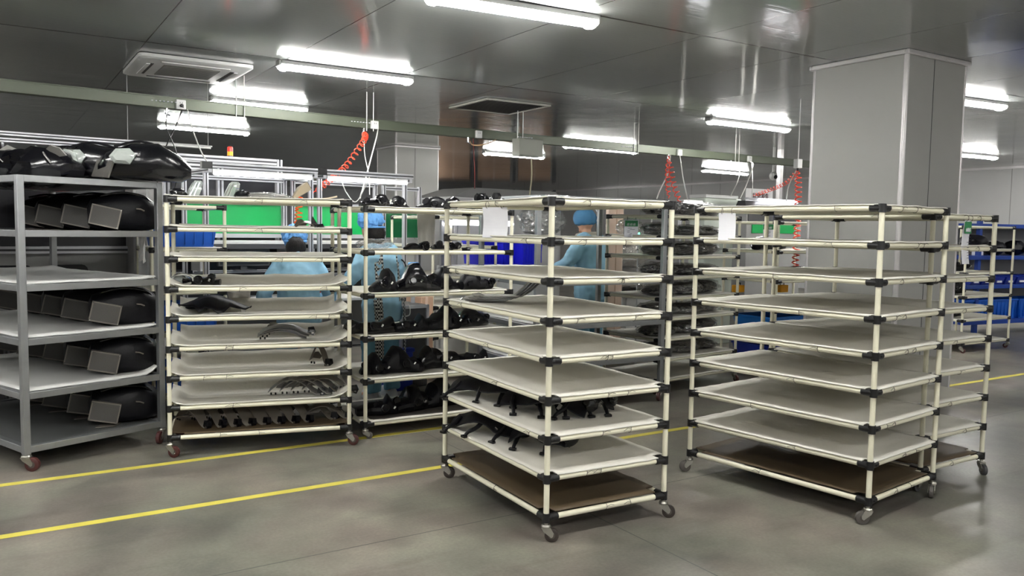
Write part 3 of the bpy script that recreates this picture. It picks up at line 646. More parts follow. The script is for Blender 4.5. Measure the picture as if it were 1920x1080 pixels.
# white cloth on side rail of the silver trolley
def hanging(name, label, cat, p, rz, w, h, m, seed=0, wav=.012, th=.003, parent=None):
    n, k = 14, 12; vs = []; fs = []
    for i in range(n+1):
        for j in range(k+1):
            u = i/n; v = j/k; x = (u-.5)*w*(1-.12*v); vs.append((x, math.sin(u*11+seed)*wav*v+noise.noise(Vector((u*3, v*3, seed)))*wav, -v*h*(1+.08*math.sin(u*5+seed))))
    for i in range(n):
        for j in range(k): fs.append((i*(k+1)+j, (i+1)*(k+1)+j, (i+1)*(k+1)+j+1, i*(k+1)+j+1))
    me = bpy.data.meshes.new(name); me.from_pydata(vs, [], fs)
    for f in me.polygons: f.use_smooth = True
    o = link(name, me, m, parent, p, (0, 0, rz)); s = o.modifiers.new('s', 'SOLIDIFY'); s.thickness = th; s.offset = 0
    return tag(o, label, cat)
hanging('cloth', 'white cloth draped over the side rail of the silver trolley', 'cloth', rack_local(R0, .898, .26, R0LV[1]+.0), R0.rotation_euler.z+R_(68), .26, .19, CLOTH, 2)

def irregular(root, label, x, y, z, rz, L_, W_, H_, sd, group=None, m=None, name='lamp_housing', cat='plastic housing', spin=0):
    rnd = random.Random(sd); t = put(root, name, label, cat, x, y, z, rz, 0, 0, group)
    n = 9; R = []
    for i in range(n+1):
        u = i/n; env = (math.sin(math.pi*(.06+.88*u)))**.5; hump = .62+.38*math.sin(u*rnd.uniform(4, 7)+sd)
        hz = H_*1.12*env*max(.5, hump); R.append(ring((u-.5)*L_, W_/2*env*rnd.uniform(.75, 1.05), 0.0, hz, rnd.uniform(-.06, .06)*W_, 14, 2.4))
    part('shell', MB().loft(R), m or BLACKP, t)
    for k in range(3):
        x0 = (rnd.uniform(-.42, .42))*L_; zz = H_*rnd.uniform(.2, .5); s = rnd.choice((-1, 1)); M = Matrix.Translation((x0, -W_*.2, zz)) @ Matrix.Rotation(R_(rnd.uniform(-40, 40)), 4, 'Y') @ Matrix.Rotation(R_(90), 4, 'X')
        part('mounting_tab', MB().prism([(-.022, 0), (.026, 0), (.03, .028), (.012, .042), (-.014, .038), (-.026, .022)], .022, M), m or BLACKP, t)
    x0 = rnd.uniform(-.3, .3)*L_
    part('bulb_socket', MB().lathe([(.03, 0), (.03, .02), (.022, .022), (.02, .04)], 14, Matrix.Translation((x0, -W_*.42, H_*.4)) @ Matrix.Rotation(R_(75), 4, 'X')), BLACKG, t)
    part('glint_clip', MB().box(-.007, .007, -.003, .003, -.011, .011), CHROME, t, loc=(x0+.07, -W_*.46, H_*.42), rot=(R_(20), R_(30), 0), bev=.002)
    return t
R5L = LV6(1.619, .304)
R5S = ['top', 'second', 'third', 'fourth', 'fifth', 'bottom']
cfg = {0: [(.16, .25, .22, .16, .12), (.40, .42, .20, .15, .09), (.62, .22, .26, .14, .09), (.86, .3, .22, .15, .10), (1.03, .4, .16, .13, .07)],
       1: [(.52, .3, .2, .14, .05), (.78, .35, .2, .16, .06)],
       2: [(.20, .16, .18, .16, .14), (.46, .18, .32, .2, .16), (.74, .26, .22, .2, .13), (.98, .2, .26, .18, .12)],
       3: [(.12, .2, .34, .2, .13), (.42, .2, .24, .2, .12), (.68, .22, .28, .22, .15), (.98, .3, .28, .2, .12)],
       4: [(.14, .2, .18, .18, .12), (.36, .2, .3, .22, .16), (.68, .26, .32, .22, .17), (.98, .28, .26, .2, .13)],
       5: [(.16, .2, .26, .22, .14), (.42, .22, .28, .22, .16), (.70, .26, .30, .22, .17), (.98, .3, .26, .2, .15)]}
for lv, L_ in cfg.items():
    for k, (x, y, l, w, h) in enumerate(L_):
        irregular(R5, 'black lamp housing, %s from the left on the %s shelf of the trolley behind centre' % (ORD[k], R5S[lv]), x, y, R5L[lv]+(.018 if lv == 0 else .014), .2*math.sin(k*2+lv), l*(1.0 if lv < 2 else 1.15), w*1.1, h*(1.0 if lv < 2 else 1.2), lv*10+k+3, 'black lamp housings on the trolley behind centre', BLACKG if (k+lv) % 3 == 0 else BLACKP)
link_boards = []
me = MB().box(.01, 1.17, .01, .71, 0, .006).mesh('bottom_board'); o = link('bottom_board', me, mat('dark_board', (88, 84, 80), .6), R5, (0, 0, R5L[5]+.012))
hanging('cloth', 'grey-white cloth hanging from the top rail of the trolley behind centre', 'cloth', rack_local(R5, .80, .742, R5L[0]+.0), R5.rotation_euler.z+R_(-20), .15, .27, CLOTH, 5, .02)
# crumpled film, white bags on R5 second level
def film_bag(root, label, x, y, z, rz, l, w, h, sd, core=None, group=None, name='film_bag', cat='plastic bag'):
    t = put(root, name, label, cat, x, y, z, rz, 0, 0, group)
    if core: part('wrapped_part', MB().ball((0, 0, h*.46), .5, 18, 10, (l*.9, w*.85, h*.86), lambda d: 1+.16*noise.noise(d*2.2+Vector((sd, 0, 0)))), core, t)
    part('film', MB().ball((0, 0, h*.5), .5, 36, 20, (l, w, h), lambda d: 1+.2*noise.noise(d*2.6+Vector((0, sd, 0)))+.14*noise.noise(d*8+Vector((0, sd, 0)))+.06*noise.noise(d*19+Vector((0, sd, 0)))), FILM, t)
    return t
film_bag(R5, 'crumpled clear film left of the two black parts on the second shelf behind centre', .22, .4, R5L[1]+.014, 0, .28, .2, .08, 9)

# R4 goods
R4L = LV9(1.653, .191); LF = -.0
def trim_bracket(root, label, x, y, z, rz, sd, m=GREYP, scale=1.0, group=None, clip=True, arch=.03, rx=0):
    t = put(root, 'trim_bracket', label, 'car trim', x, y, z, rz, rx, 0, group); rnd = random.Random(sd)
    R = []; L_ = .32*scale
    for i in range(13):
        u = i/12; xx = (u-.5)*L_; z0 = arch*math.sin(math.pi*min(1, u*1.15))*1.2-.02*max(0, u-.75)*4+.02; hw = .035+.02*math.sin(u*5+sd)*.5; hw *= scale
        R.append([Vector((xx, -hw, z0-.004)), Vector((xx, 0, z0+.004)), Vector((xx, hw, z0+.012)), Vector((xx, hw, z0+.016)), Vector((xx, 0, z0+.009)), Vector((xx, -hw, z0+.001))])
    part('curved_strip', MB().loft(R), m, t)
    part('fin', MB().prism([(-.05, 0), (.03, 0), (.045, .02), (.0, .05), (-.03, .045)], .004, Matrix.Translation((-L_*.25, .03*scale, .035)) @ Matrix.Rotation(R_(70), 4, 'X')), m, t)
    if clip:
        part('end_clip', MB().prism([(-.025, -.02), (.02, -.03), (.035, .0), (.02, .035), (-.02, .03)], .03, Matrix.Translation((L_*.5, .01, .012)) @ Matrix.Rotation(R_(80), 4, 'X')), BLACKG, t)
        part('glint_clip', MB().box(L_*.5+.005, L_*.5+.02, -.024, -.02, 0.0, .012), CHROME, t)
    for k in range(2): part('stud', MB().lathe([(.006, 0), (.006, .012), (.003, .016)], 8, Matrix.Translation((-L_*.5+.02+.03*k, -.03*scale, .0))), BLACKG, t)
    return t
def zshelf(L, i, sag=.012): return L[i]+.022-sag
for k in range(9):   # bottom shelf row
    trim_bracket(R4, 'dark trim bracket, %s from left in the bottom-shelf row of the sagging-shelf trolley' % ORD[k], .13+.095*k+(.03 if k > 7 else 0), .30, R4L[8]+.02, R_(-58) if k < 8 else R_(-35), k, DKGREYP, 1.1, 'dark trim brackets on the bottom shelf', arch=.07)
trim_bracket(R4, 'flat dark trim bracket at the right end of the sagging-shelf trolley bottom', 1.0, .22, R4L[8]+.02, R_(-12), 33, DKGREYP, 1.0, None, arch=.06)
for k in range(4):
    trim_bracket(R4, 'curved grey bracket, %s from left, nested on the sagging-shelf trolley second lowest shelf' % ORD[k], .80+.075*k, .30-.012*k, R4L[7]-.002+.004*k, R_(-14), 40+k, GREYP if k < 2 else DKGREYP, 1.12, 'nested brackets on the second lowest shelf', arch=.07)
trim_bracket(R4, 'dark grille-like trim piece alone on the third lowest shelf of the sagging-shelf trolley', .98, .40, R4L[6]-.004, R_(-50), 60, DKGREYP, .55, None, arch=.09)
for k in range(3):
    trim_bracket(R4, 'light grey trim strip, %s of the stack on the sagging-shelf trolley middle shelf' % ('bottom', 'middle', 'top')[k], .72+.015*k, .42, R4L[5]-.004+.016*k, R_(-4), 70+k, GREYP, 1.05, 'light grey strips on the middle shelf', clip=(k == 2), arch=.03)
# black folded cover on fifth shelf
t = put(R4, 'black_cover', 'matt black ragged-edged cover lying on the fifth shelf of the sagging-shelf trolley', 'car trim', .04, .30, R4L[4]-.0, R_(2))
def sheet(poly_x, zf, m, parent, name, front, back):
    n = len(poly_x); vs = []; fs = []
    for i in range(n):
        for j in range(5):
            v = j/4; y = front[i]*(1-v)*.5+back[i]*v; vs.append((poly_x[i], y, zf(i/(n-1), v)+(1-v)*max(0, .05+.42*front[i])))
    for i in range(n-1):
        for j in range(4): fs.append((i*5+j, (i+1)*5+j, (i+1)*5+j+1, i*5+j+1))
    me = bpy.data.meshes.new(name); me.from_pydata(vs, [], fs)
    for f in me.polygons: f.use_smooth = True
    o = link(name, me, m, parent); s = o.modifiers.new('s', 'SOLIDIFY'); s.thickness = .006; return o
xs = [.0, .05, .10, .13, .17, .21, .25, .29, .33, .38, .43, .47]
sheet(xs, lambda u, v: .012+(.075*math.sin(math.pi*min(1, u*1.05))*v**.7+.03*v)*(1-.55*max(0, u-.6)), BLACKP, t, 'cover_sheet', [.02, -.01, -.02, -.10, -.03, -.05, -.13, -.10, -.02, -.05, -.07, -.02], [.18]*9+[.16, .12, .06])
part('edge_clip', MB().box(.40, .43, -.03, -.02, .012, .03), GREYP, t)
hanging('cloth', 'bunched white cloth behind the matt black cover on the fifth shelf', 'cloth', rack_local(R4, .43, .60, R4L[4]+.13), R4.rotation_euler.z, .16, .1, CLOTH, 8, .03)
t = irregular(R4, 'glossy black lamp with chrome rim on the sagging-shelf trolley fourth shelf', .16, .45, R4L[3]-.004, R_(-10), .30, .18, .10, 77, None, BLACKG, 'lamp_assembly', 'lamp')
part('chrome_rim', MB().path([(-.08+.07*math.cos(a), -.085, .045+.035*math.sin(a)) for a in [2*math.pi*i/16 for i in range(16)]], .009, 6, closed=True), CHROME, t)
part('clear_lens', MB().ball((-.11, -.05, .035), .05, 12, 8, (1.2, .6, .7)), CLEAR, t)
irregular(R4, 'black lamp part lying at the back left of the fifth shelf of the sagging-shelf trolley', .14, .56, R4L[4]+.01, 0, .24, .12, .05, 78, None)
t = trim_bracket(R4, 'brown-black pointed trim piece on the second shelf of the sagging-shelf trolley', .90, .45, R4L[1]-.0, R_(-8), 80, DKGREYP, .55, None, arch=.03)
part('fin', MB().prism([(0, 0), (.06, .0), (.015, .075)], .008, Matrix.Translation((.02, 0, .03)) @ Matrix.Rotation(R_(85), 4, 'X')), BLACKG, t)
# top shelf of R4
for k, (x, y, rz, lab) in enumerate(((.10, .3, .3, 'clear lamp bracket leaning at the left end of the sagging-shelf trolley top'), (.34, .34, -.4, 'clear-and-black lamp bracket standing second from left on the sagging-shelf trolley top'))):
    t = put(R4, 'lamp_bracket', lab, 'car trim', x, y, R4L[0]+.02, rz)
    part('clear_guide', MB().loft([[Vector((a, -.03, 0)), Vector((a+.07, -.03, 0)), Vector((a+.07, .03, 0)), Vector((a, .03, 0))] if z == 0 else [Vector((a+s, -.03*f, z)), Vector((a+s+.07*f, -.03*f, z)), Vector((a+s+.07*f, .03*f, z)), Vector((a+s, .03*f, z))] for a, s, f, z in ((0, 0, 1, 0), (0, .02, 1, .05), (0, .045, .8, .1), (0, .06, .5, .115))]), CLEAR, t)
    part('black_mount', MB().ball((-.05 if k == 0 else .12, 0, .03), .04, 10, 7, (1.3, .8, .7), lambda d: 1+.5*noise.noise(d*3+Vector((k*5, 0, 0)))), BLACKG, t)
    part('ridge', MB().tube((.015, -.032, .01), (.06, -.032, .1), .004, 6).tube((.04, -.032, .01), (.08, -.032, .1), .004, 6), CHROME, t)
film_bag(R4, 'film-wrapped grey trim lying in the middle of the sagging-shelf trolley top', .60, .34, R4L[0]+.02, 0, .34, .13, .05, 3, GREYP, None, 'wrapped_trim', 'car trim')
t = put(R4, 'tan_block', 'tan wedge-shaped box tilted on the right of the sagging-shelf trolley top', 'box', .80, .34, R4L[0]+.028, R_(8), 0, R_(-32))
part('box_body', MB().loft([[Vector((x, -w, 0)), Vector((x, w, 0)), Vector((x, w, h)), Vector((x, -w, h))] for x, w, h in ((0, .03, .02), (.07, .05, .055), (.13, .055, .06))]), mat('tan_box', (150, 138, 116), .6), t); part('dark_opening', MB().box(.131, .134, -.048, .048, .006, .054), BLACKP, t)
tag(part('curved_strip', MB().path(curve([rack_local(R4, .92, .2, R4L[0]+.03), rack_local(R4, 1.0, .2, R4L[0]+.032), rack_local(R4, 1.08, .2, R4L[0]+.05)], 6), .006, 6), mat('tan_strip', (190, 175, 155), .5)), 'thin pale strip at the right end of the sagging-shelf trolley top', 'car trim')
# R6 crates
def crate(name, label, p, rz, w, d, h, m, group=None, handle=True):
    t = thing(name, label, 'crate', p, rz, group); b = MB(); th = .008; e = .02
    def rim(k, z): return [Vector((-w/2*k, -d/2*k, z)), Vector((w/2*k, -d/2*k, z)), Vector((w/2*k, d/2*k, z)), Vector((-w/2*k, d/2*k, z))]
    b.loft([rim(.9, 0), rim(1, h), rim(.96, h), rim(.87, .01)]); part('tub', b, m, t)
    r = MB()
    for a in ((-w/2-.008, w/2+.008, -d/2-.01, -d/2+.006), (-w/2-.008, w/2+.008, d/2-.006, d/2+.01), (-w/2-.01, -w/2+.006, -d/2, d/2), (w/2-.006, w/2+.01, -d/2, d/2)): r.box(a[0], a[1], a[2], a[3], h-.018, h+.004)
    part('rim', r, m, t, bev=.003)
    r = MB()
    for k in range(7): x = -w*.44+k*w*.88/6; r.box(x-.003, x+.003, -d/2*.985-.004, -d/2*.93, .02, h-.02)
    part('ribs', r, m, t)
    return t
R6Z = [1.63, 1.29, .95, .62, .36, .12]
crate('storage_crate', 'bright blue plastic crate on the narrow pipe rack behind the sagging-shelf trolley', rack_local(R6, .27, .30, R6Z[1]+.024), R6.rotation_euler.z, .48, .42, .16, BLUEB)
crate('storage_crate', 'blue crate low on the narrow pipe rack, upper of the two low ones', rack_local(R6, .27, .32, R6Z[3]+.024), R6.rotation_euler.z, .5, .5, .2, BLUEB)
crate('storage_crate', 'blue crate low on the narrow pipe rack, lower of the two low ones', rack_local(R6, .27, .32, R6Z[5]+.024), R6.rotation_euler.z, .5, .5, .2, BLUEB)
t = irregular(R6, 'black lamp part between the crates on the narrow pipe rack', .3, .2, R6Z[2]+.024, 0, .4, .2, .07, 99)
# R1 goods
R1L = LV9(1.63)
for k in range(4):
    t = put(R1, 'trim_strip', 'grey bent trim strip, %s of the stack on the nearest trolley fourth shelf' % ('bottom', 'second from bottom', 'third from bottom', 'top')[k], 'car trim', .06, 1.0-.03*k, R1L[3]+.014+.011*k, R_(-30), 0, 0, 'nested strips on the nearest trolley')
    R = []
    for i in range(15):
        u = i/14; x = u*.40+.015*k; zz = .004+.15*max(0, (u-.58)/.42)**1.35
        R.append([Vector((x, -.055, zz)), Vector((x, .055, zz+.004)), Vector((x, .055, zz+.008)), Vector((x, -.055, zz+.004))])
    part('curved_strip', MB().loft(R), GREYP, t)
    part('clip_end', MB().ball((.0+.01*k, -.02, .01), .022, 8, 6, (1.6, 1, .6), lambda d: 1+.4*noise.noise(d*4+Vector((k, 0, 0)))), CHROME if k == 0 else GREYP, t)
def black_frame(root, label, x, y, z, rz, L_, sd, legs=4, W_=.17):
    rnd = random.Random(sd); t = put(root, 'headlamp_bracket', label, 'car trim', x, y, z, rz, 0, 0); R = []
    n = 14
    for i in range(n+1):
        u = i/n; xx = (u-.5)*L_; wv = W_*(.55+.45*math.sin(math.pi*(.12+.8*u)))*(1+.18*math.sin(u*13+sd)); zz = .055+.05*math.sin(math.pi*u)+.012*math.sin(u*9+sd)
        R.append([Vector((xx, -wv/2, zz-.03)), Vector((xx, -wv*.2, zz+.01)), Vector((xx, wv*.25, zz+.03)), Vector((xx, wv/2, zz+.02)), Vector((xx, wv/2, zz+.012)), Vector((xx, wv*.2, zz+.018)), Vector((xx, -wv*.2, zz-.003)), Vector((xx, -wv/2, zz-.038))])
    part('frame_shell', MB().loft(R), BLACKP, t)
    for k in range(legs):
        u = (k+.4)/legs; xx = (u-.5)*L_; zz = .05; yy = -W_*.42; s = rnd.uniform(-.04, .04)
        part('bracket_leg', MB().path(curve([(xx, yy+.05, zz+.03), (xx+s*.3, yy, zz), (xx+s, yy-.045, .03), (xx+s*1.3, yy-.07, .010)], 6), [.013]*6+[.012]*6+[.010]*6+[.009], 8), BLACKP, t)
        part('leg_foot', MB().box(-.02, .02, -.012, .012, 0, .014), BLACKG, t, loc=(xx+s*1.3, yy-.075, .001), rot=(0, 0, s*10), bev=.003)
    part('glint_clip', MB().box(-.01, .01, -.003, .003, -.02, .02), CHROME, t, loc=(L_*.22, -W_*.42, .055), rot=(R_(25), R_(35), 0))
    part('ribbed_end', MB().ball((L_*.5, 0, .06), .05, 12, 8, (.9, 1.1, .8), lambda d: 1+.22*math.sin(d.y*16)*.5+.3*noise.noise(d*3+Vector((sd, 0, 0)))), BLACKG, t)
    return t
black_frame(R1, 'long black lamp frame with bent legs, leftmost on the nearest trolley seventh shelf', .22, .86, R1L[6]+.012, R_(-62), .62, 1, 4, .22)
black_frame(R1, 'black lamp frame behind the front post on the nearest trolley seventh shelf', .30, .48, R1L[6]+.012, R_(-52), .48, 2, 3, .24)
black_frame(R1, 'black lamp frame with ribbed end, rightmost on the nearest trolley seventh shelf', .47, .40, R1L[6]+.012, R_(-12), .34, 3, 3, .2)
black_frame(R1, 'black lamp frame at the left edge of the nearest trolley eighth shelf', .14, .84, R1L[7]+.012, R_(-66), .50, 4, 3, .2)
black_frame(R1, 'black lamp frame on the eighth shelf of the nearest trolley, right one', .26, .48, R1L[7]+.012, R_(-58), .34, 5, 2, .18)
irregular(R1, 'flat black part lying on the left side of the nearest trolley top', .10, .80, R1L[0]+.014, R_(-80), .26, .1, .03, 55, None, BLACKG)
film_bag(R1, 'thin clear film heap on the top of the nearest trolley beside the front post', .2, .28, R1L[0]+.012, 0, .26, .2, .03, 12)
# hung cards
def card(root, label, x, y, ztop, rz, w, h, green=False, tilt=0.0, blank=True):
    p = rack_local(root, x, y, ztop); t = thing('hanging_card', label, 'card', p, root.rotation_euler.z+rz); t.rotation_euler.x = tilt
    n = 10; vs = []; fs = []
    for i in range(n+1):
        v = i/n
        for s in (-1, 1): vs.append((s*w/2, .012*math.sin(v*3.0), -v*h))
    for i in range(n): fs.append((2*i, 2*i+1, 2*i+3, 2*i+2))
    me = bpy.data.meshes.new('paper_sheet'); me.from_pydata(vs, [], fs); o = link('paper_sheet', me, PAPER, t); s = o.modifiers.new('s', 'SOLIDIFY'); s.thickness = .0015
    for s in (-1, 1): part('ring_clip', MB().path([(s*w*.3, .016*math.cos(a), .012+.018*math.sin(a)) for a in [2*math.pi*i/12 for i in range(12)]], .0013, 5, closed=True), CABLEB, t)
    if green:
        part('green_header', MB().box(-w*.46, w*.46, -.004, -.001, -h*.3, -.008), CARDG, t)
        g = MB()
        for k in range(3):
            x0 = -w*.22+k*w*.22
            for a in ((-.012, .012, 0, .003), (-.012, .012, .01, .013), (-.0015, .0015, -.006, .018), (-.012, -.009, -.006, .01)): g.box(x0+a[0], x0+a[1], -.0065, -.004, -h*.24+a[2], -h*.24+a[3])
        part('header_characters', g, PAPER, t)
        rnd = random.Random(w*100); g = MB()
        for k in range(9):
            zz = -h*(.38+.06*k); x0 = rnd.uniform(-.35, .0)*w; g.box(x0, x0+rnd.uniform(.1, .4)*w, -.011, -.009, zz-.0015, zz+.0015)
        part('written_lines', g, INK, t)
    return t
card(R1, 'blank white sheet hanging from the top left rail of the nearest trolley', -.004, .55, R1L[0]-.02, R_(-62), .155, .16)
card(R2, 'blank white sheet hanging from the top rail of the right near trolley', -.02, .92, 1.61, R_(-70), .10, .16)
card(R3, 'white card with green header hanging from the rail of the rear right trolley', .33, -.02, 1.59, R_(4), .085, .26, True, 0)
card(R7, 'white card with green header of three characters, on the film-wrapped parts trolley', -.03, .36, 1.60, R_(-42), .13, .21, True)
card(R9, 'small card with green header on the trolley left of the big column', -.01, .12, 1.59, R_(-60), .11, .2, True)
# R7 wrapped parts
R7L = LV9(1.63); R7S = ['top', 'second', 'third', 'fourth', 'fifth', 'sixth', 'seventh', 'eighth', 'ninth']
for lv in range(0, 8):
    for k, (x, y, l) in enumerate(((.2, .22, .42), (.60, .24, .46), (.96, .3, .36))):
        film_bag(R7, 'film-wrapped dark part, %s from the left on the %s shelf of the wrapped-parts trolley' % (ORD[k], R7S[lv]), x, y, R7L[lv]+.012, .3*math.sin(lv*2+k), l, .34, .125+.02*math.sin(k+lv*3) if lv else .15, lv*5+k, mat('dark_wrapped_plastic', (40, 41, 45), .3) if (lv+k) % 3 else BLACKP, 'film-wrapped parts', 'wrapped_part', 'wrapped part')
film_bag(R10, 'crumpled clear film heaped on the second shelf of the grey steel trolley', .25, .35, 1.445, 0, .4, .35, .25, 21)
film_bag(R7, 'crumpled clear film at the left end of the wrapped-parts trolley second shelf', .09, .5, R7L[1]+.012, 0, .2, .3, .16, 23)
t = thing('flat_box', 'dark flat box on the second lowest shelf of the grey steel trolley', 'box', rack_local(R10, 1.05, .4, .41), R10.rotation_euler.z)
part('box_body', MB().box(-.22, .22, -.16, .16, 0, .07), BLACKP, t, bev=.01); part('lid', MB().box(-.23, .23, -.17, .17, .07, .082), BLACKG, t, bev=.004)
# R8, R9 goods
R8L = LV6(1.61)
for k, (x, y, z, l, h) in enumerate(((.78, .36, R8L[1]+.018, .4, .18), (.26, .36, R8L[3]+.018, .42, .22), (.24, .36, R8L[4]+.018, .35, .18), (.3, .36, R8L[2]+.0, .3, .18))):
    irregular(R8, 'black part on the distant trolley before the blue shelving, %s' % ('second shelf at right', 'fourth shelf at left', 'fifth shelf at left', 'third shelf at left')[k], x, y, z+(.016 if k == 3 else 0), 0, l, .4, h, 200+k, None, BLACKP)
o = link('shelf_liner', liner_mesh(1.1, .72, 301), LINER, R8, (0, 0, R8L[2]-.01)); s = o.modifiers.new('s', 'SOLIDIFY'); s.thickness = .006
R9L = LV6(1.6)
for k, (x, y, lv) in enumerate(((.0, .35, 1), (.5, .3, 2), (.35, .4, 3))):
    irregular(R9, 'glossy black part on the %s shelf of the trolley left of the big column' % R5S[lv], x+.25, y, R9L[lv]+.018, .3, .6, .3, .14, 220+k, None, BLACKG)
crate('storage_crate', 'bright blue mesh crate low on the trolley left of the big column', rack_local(R9, .35, .36, R9L[4]+.02), R9.rotation_euler.z, .6, .5, .2, mat('cyan_blue_crate', (18, 110, 196), .4))
crate('storage_crate', 'dark blue crate on the bottom of the trolley left of the big column', rack_local(R9, .35, .36, R9L[5]+.02), R9.rotation_euler.z, .6, .5, .2, BLUED)
for k, px in enumerate((1384, 1466)):
    q = atd(px, 541, 8.9); t = thing('tool_holder', ('small yellow tool beside the bagged parts, left of the big column', 'orange-yellow tool box glimpsed at the left edge of the big column')[k], 'tool', (q.x, q.y, R9L[3]+.165 if False else q.z), 0)
    part('case', MB().box(-.06, .06, -.04, .04, -.04, .04), YTOOL, t, bev=.008); part('handle', MB().path([(-.03, 0, .04), (-.03, 0, .06), (.03, 0, .06), (.03, 0, .04)], .006, 6), BLACKP, t)
# ------------------------------------------------------------------ assembly line behind
LA = R_(6.0); LO = Vector((1.70, 7.45))
ES = Vector((math.cos(LA), math.sin(LA))); ET = Vector((-math.sin(LA), math.cos(LA)))
def lw(s, t, z=0.0): p = LO+ES*s+ET*t; return Vector((p.x, p.y, z))
PF = .02
SLOT = mat('profile_slot', (58, 58, 62), .6)
def alu(name, x0, x1, y0, y1, z0, z1, parent, bev=.003):
    o = part(name, MB().box(x0, x1, y0, y1, z0, z1), ALU, parent, bev=bev); L_ = (x1-x0, y1-y0, z1-z0); g = MB(); e = .0015
    if L_[2] == max(L_): c = (x0+x1)/2; w_ = L_[0]*.14; g.box(c-w_, c+w_, y0-e, y0+.002, z0, z1)
    elif L_[0] == max(L_): c = (z0+z1)/2; w_ = L_[2]*.14; g.box(x0, x1, y0-e, y0+.002, c-w_, c+w_)
    else: c = (z0+z1)/2; w_ = L_[2]*.14; g.box(x0-e, x0+.002, y0, y1, c-w_, c+w_)
    part('profile_slot', g, SLOT, o); return o
def bench(label, s0, s1, screen, led=True, beam_z=1.985, shelf=True, cat='workbench'):
    t = thing('workbench', label, cat, lw(s0, 0), LA); w = s1-s0
    for x in (.02, w-.02):
        for y in (.1, .72): alu('upright', x-PF, x+PF, y-PF, y+PF, 0, 1.96 if y > .3 or True else .8, t)
    part('worktop', MB().box(0, w, .0, .74, .775, .8), WHITEM, t, bev=.003)
    for z in (.2, .72): alu('cross_rail', .04, w-.04, .7, .74, z, z+.04, t)
    for z in (.99, 1.04): alu('cross_rail', .04, w-.04, .52, .56, z, z+.025, t)
    alu('top_beam', -.03, w+.01, -.02, .02, beam_z, beam_z+.045, t)
    alu('top_beam', .04, w-.04, .70, .74, 1.92, 1.96, t)
    for x in (.02, w-.02): alu('side_beam', x-.018, x+.018, -.02, .74, beam_z-.04, beam_z, t)
    part('beam_joint', MB().box(-.05, .04, -.025, .025, beam_z-.01, beam_z+.05), CLAMP, t)
    if led:
        l = part('work_light', MB().box(.04, w-.06, -.03, .02, beam_z-.045, beam_z-.012), WHITEM, t); part('light_strip', MB().tube((.05, -.022, beam_z-.045), (w-.07, -.022, beam_z-.045), .016, 8), LEDT, l)
    if screen:
        part('screen_panel', MB().box(.05, w-.05, .735, .745, 1.41, 1.7), screen, t); part('screen_frame', MB().box(.03, w-.03, .72, .75, 1.7, 1.73).box(.03, w-.03, .72, .75, 1.37, 1.41), ALU, t)
    if shelf:
        part('shelf', MB().box(.06, w-.02, .42, .8, 1.315, 1.345), WHITEM, t, bev=.003); part('shelf_face', MB().box(.06, w-.02, .415, .425, 1.27, 1.315), DGREYM, t)
        for x in (.1, w-.08): part('shelf_bracket', MB().box(x-.03, x+.03, .44, .7, 1.06, 1.27), GREYM, t)
        part('dark_back', MB().box(.05, w-.05, .76, .77, .8, 1.3), BLACKPANEL, t)
    part('lower_panel', MB().box(.05, w-.05, .66, .68, .24, .72), GREYM, t)
    return t
bench('aluminium workbench with bright green back panel and light bar, left one', -.12, .90, GREEN)
bench('aluminium workbench with green back panel and light bar, in front of the standing worker', .95, 1.93, GREEN)
t = thing('screen_stand', 'green panel coloured as unlit in an aluminium stand, right of the standing worker', 'screen', lw(2.02, .76), LA)
part('screen_panel', MB().box(.04, .46, .0, .012, 1.38, 1.66), GREENUNLIT, t); part('lower_panel', MB().box(.04, .46, .0, .012, 1.2, 1.36), GREYM, t)
for x in (.02, .48): alu('upright', x-.02, x+.02, -.015, .025, 0, 1.95, t)
alu('cross_beam', .04, .46, -.01, .02, 1.9, 1.94, t); alu('cross_beam', .04, .46, -.01, .02, 1.66, 1.69, t)
for x in (.02, .48): alu('foot', x-.02, x+.02, -.05, .25, 0, .03, t)
def mon(label, s, t_, z, w, h, sub=None):
    t = thing('monitor', label, 'monitor', lw(s, t_, z), LA)
    part('screen_housing', MB().box(-w/2, w/2, 0, .05, .04, .04+h), DGREYM, t, bev=.006); part('screen', MB().box(-w/2+.015, w/2-.015, -.003, 0, .055, .025+h), BLACKPANEL, t)
    part('stand', MB().box(-.03, .03, .02, .05, 0, .06).box(-.1, .1, -.05, .1, 0, .008), DGREYM, t); return t
mon('dark wide monitor on the left workbench under the shelf', .38, .48, 1.065, .5, .16)
mon('dark wide monitor on the workbench in front of the standing worker', 1.4, .48, 1.065, .5, .16)
# tall aluminium test cabinet
t = thing('test_cabinet', 'tall aluminium-framed cabinet with black panels behind the left workbench', 'cabinet', lw(-.22, .95), LA); w = 1.18
for x in (.03, w-.03):
    for y in (.03, .77): alu('upright', x-.03, x+.03, y-.03, y+.03, 0, 2.17, t)
for y in (.03, .77):
    for z in (2.14, 2.05, 1.0, .1): alu('cross_beam', .06, w-.06, y-.025, y+.025, z-.03, z+.03, t)
for x in (.03, w-.03): alu('side_beam', x-.025, x+.025, .06, .74, 2.11, 2.17, t)
part('door', MB().box(.08, .50, .02, .04, 1.05, 2.0), BLACKPANEL, t); part('door', MB().box(.58, w-.08, .02, .04, 1.05, 2.0), BLACKPANEL, t)
alu('centre_post', .51, .57, 0, .05, .1, 2.1, t); part('hinge', MB().box(.05, .08, -.01, .02, 1.75, 1.82).box(.05, .08, -.01, .02, 1.3, 1.37), GREYM, t)
part('side_panel', MB().box(0.02, .028, .06, .74, .1, 2.1), GREYM, t); part('lower_panel', MB().box(.08, w-.08, .03, .04, .15, .95), GREYM, t)
part('cable_hole', MB().lathe([(.018, 0), (.018, .01)], 12, Matrix.Translation((.4, .02, 1.8)) @ Matrix.Rotation(R_(90), 4, 'X')), WHITEM, t)
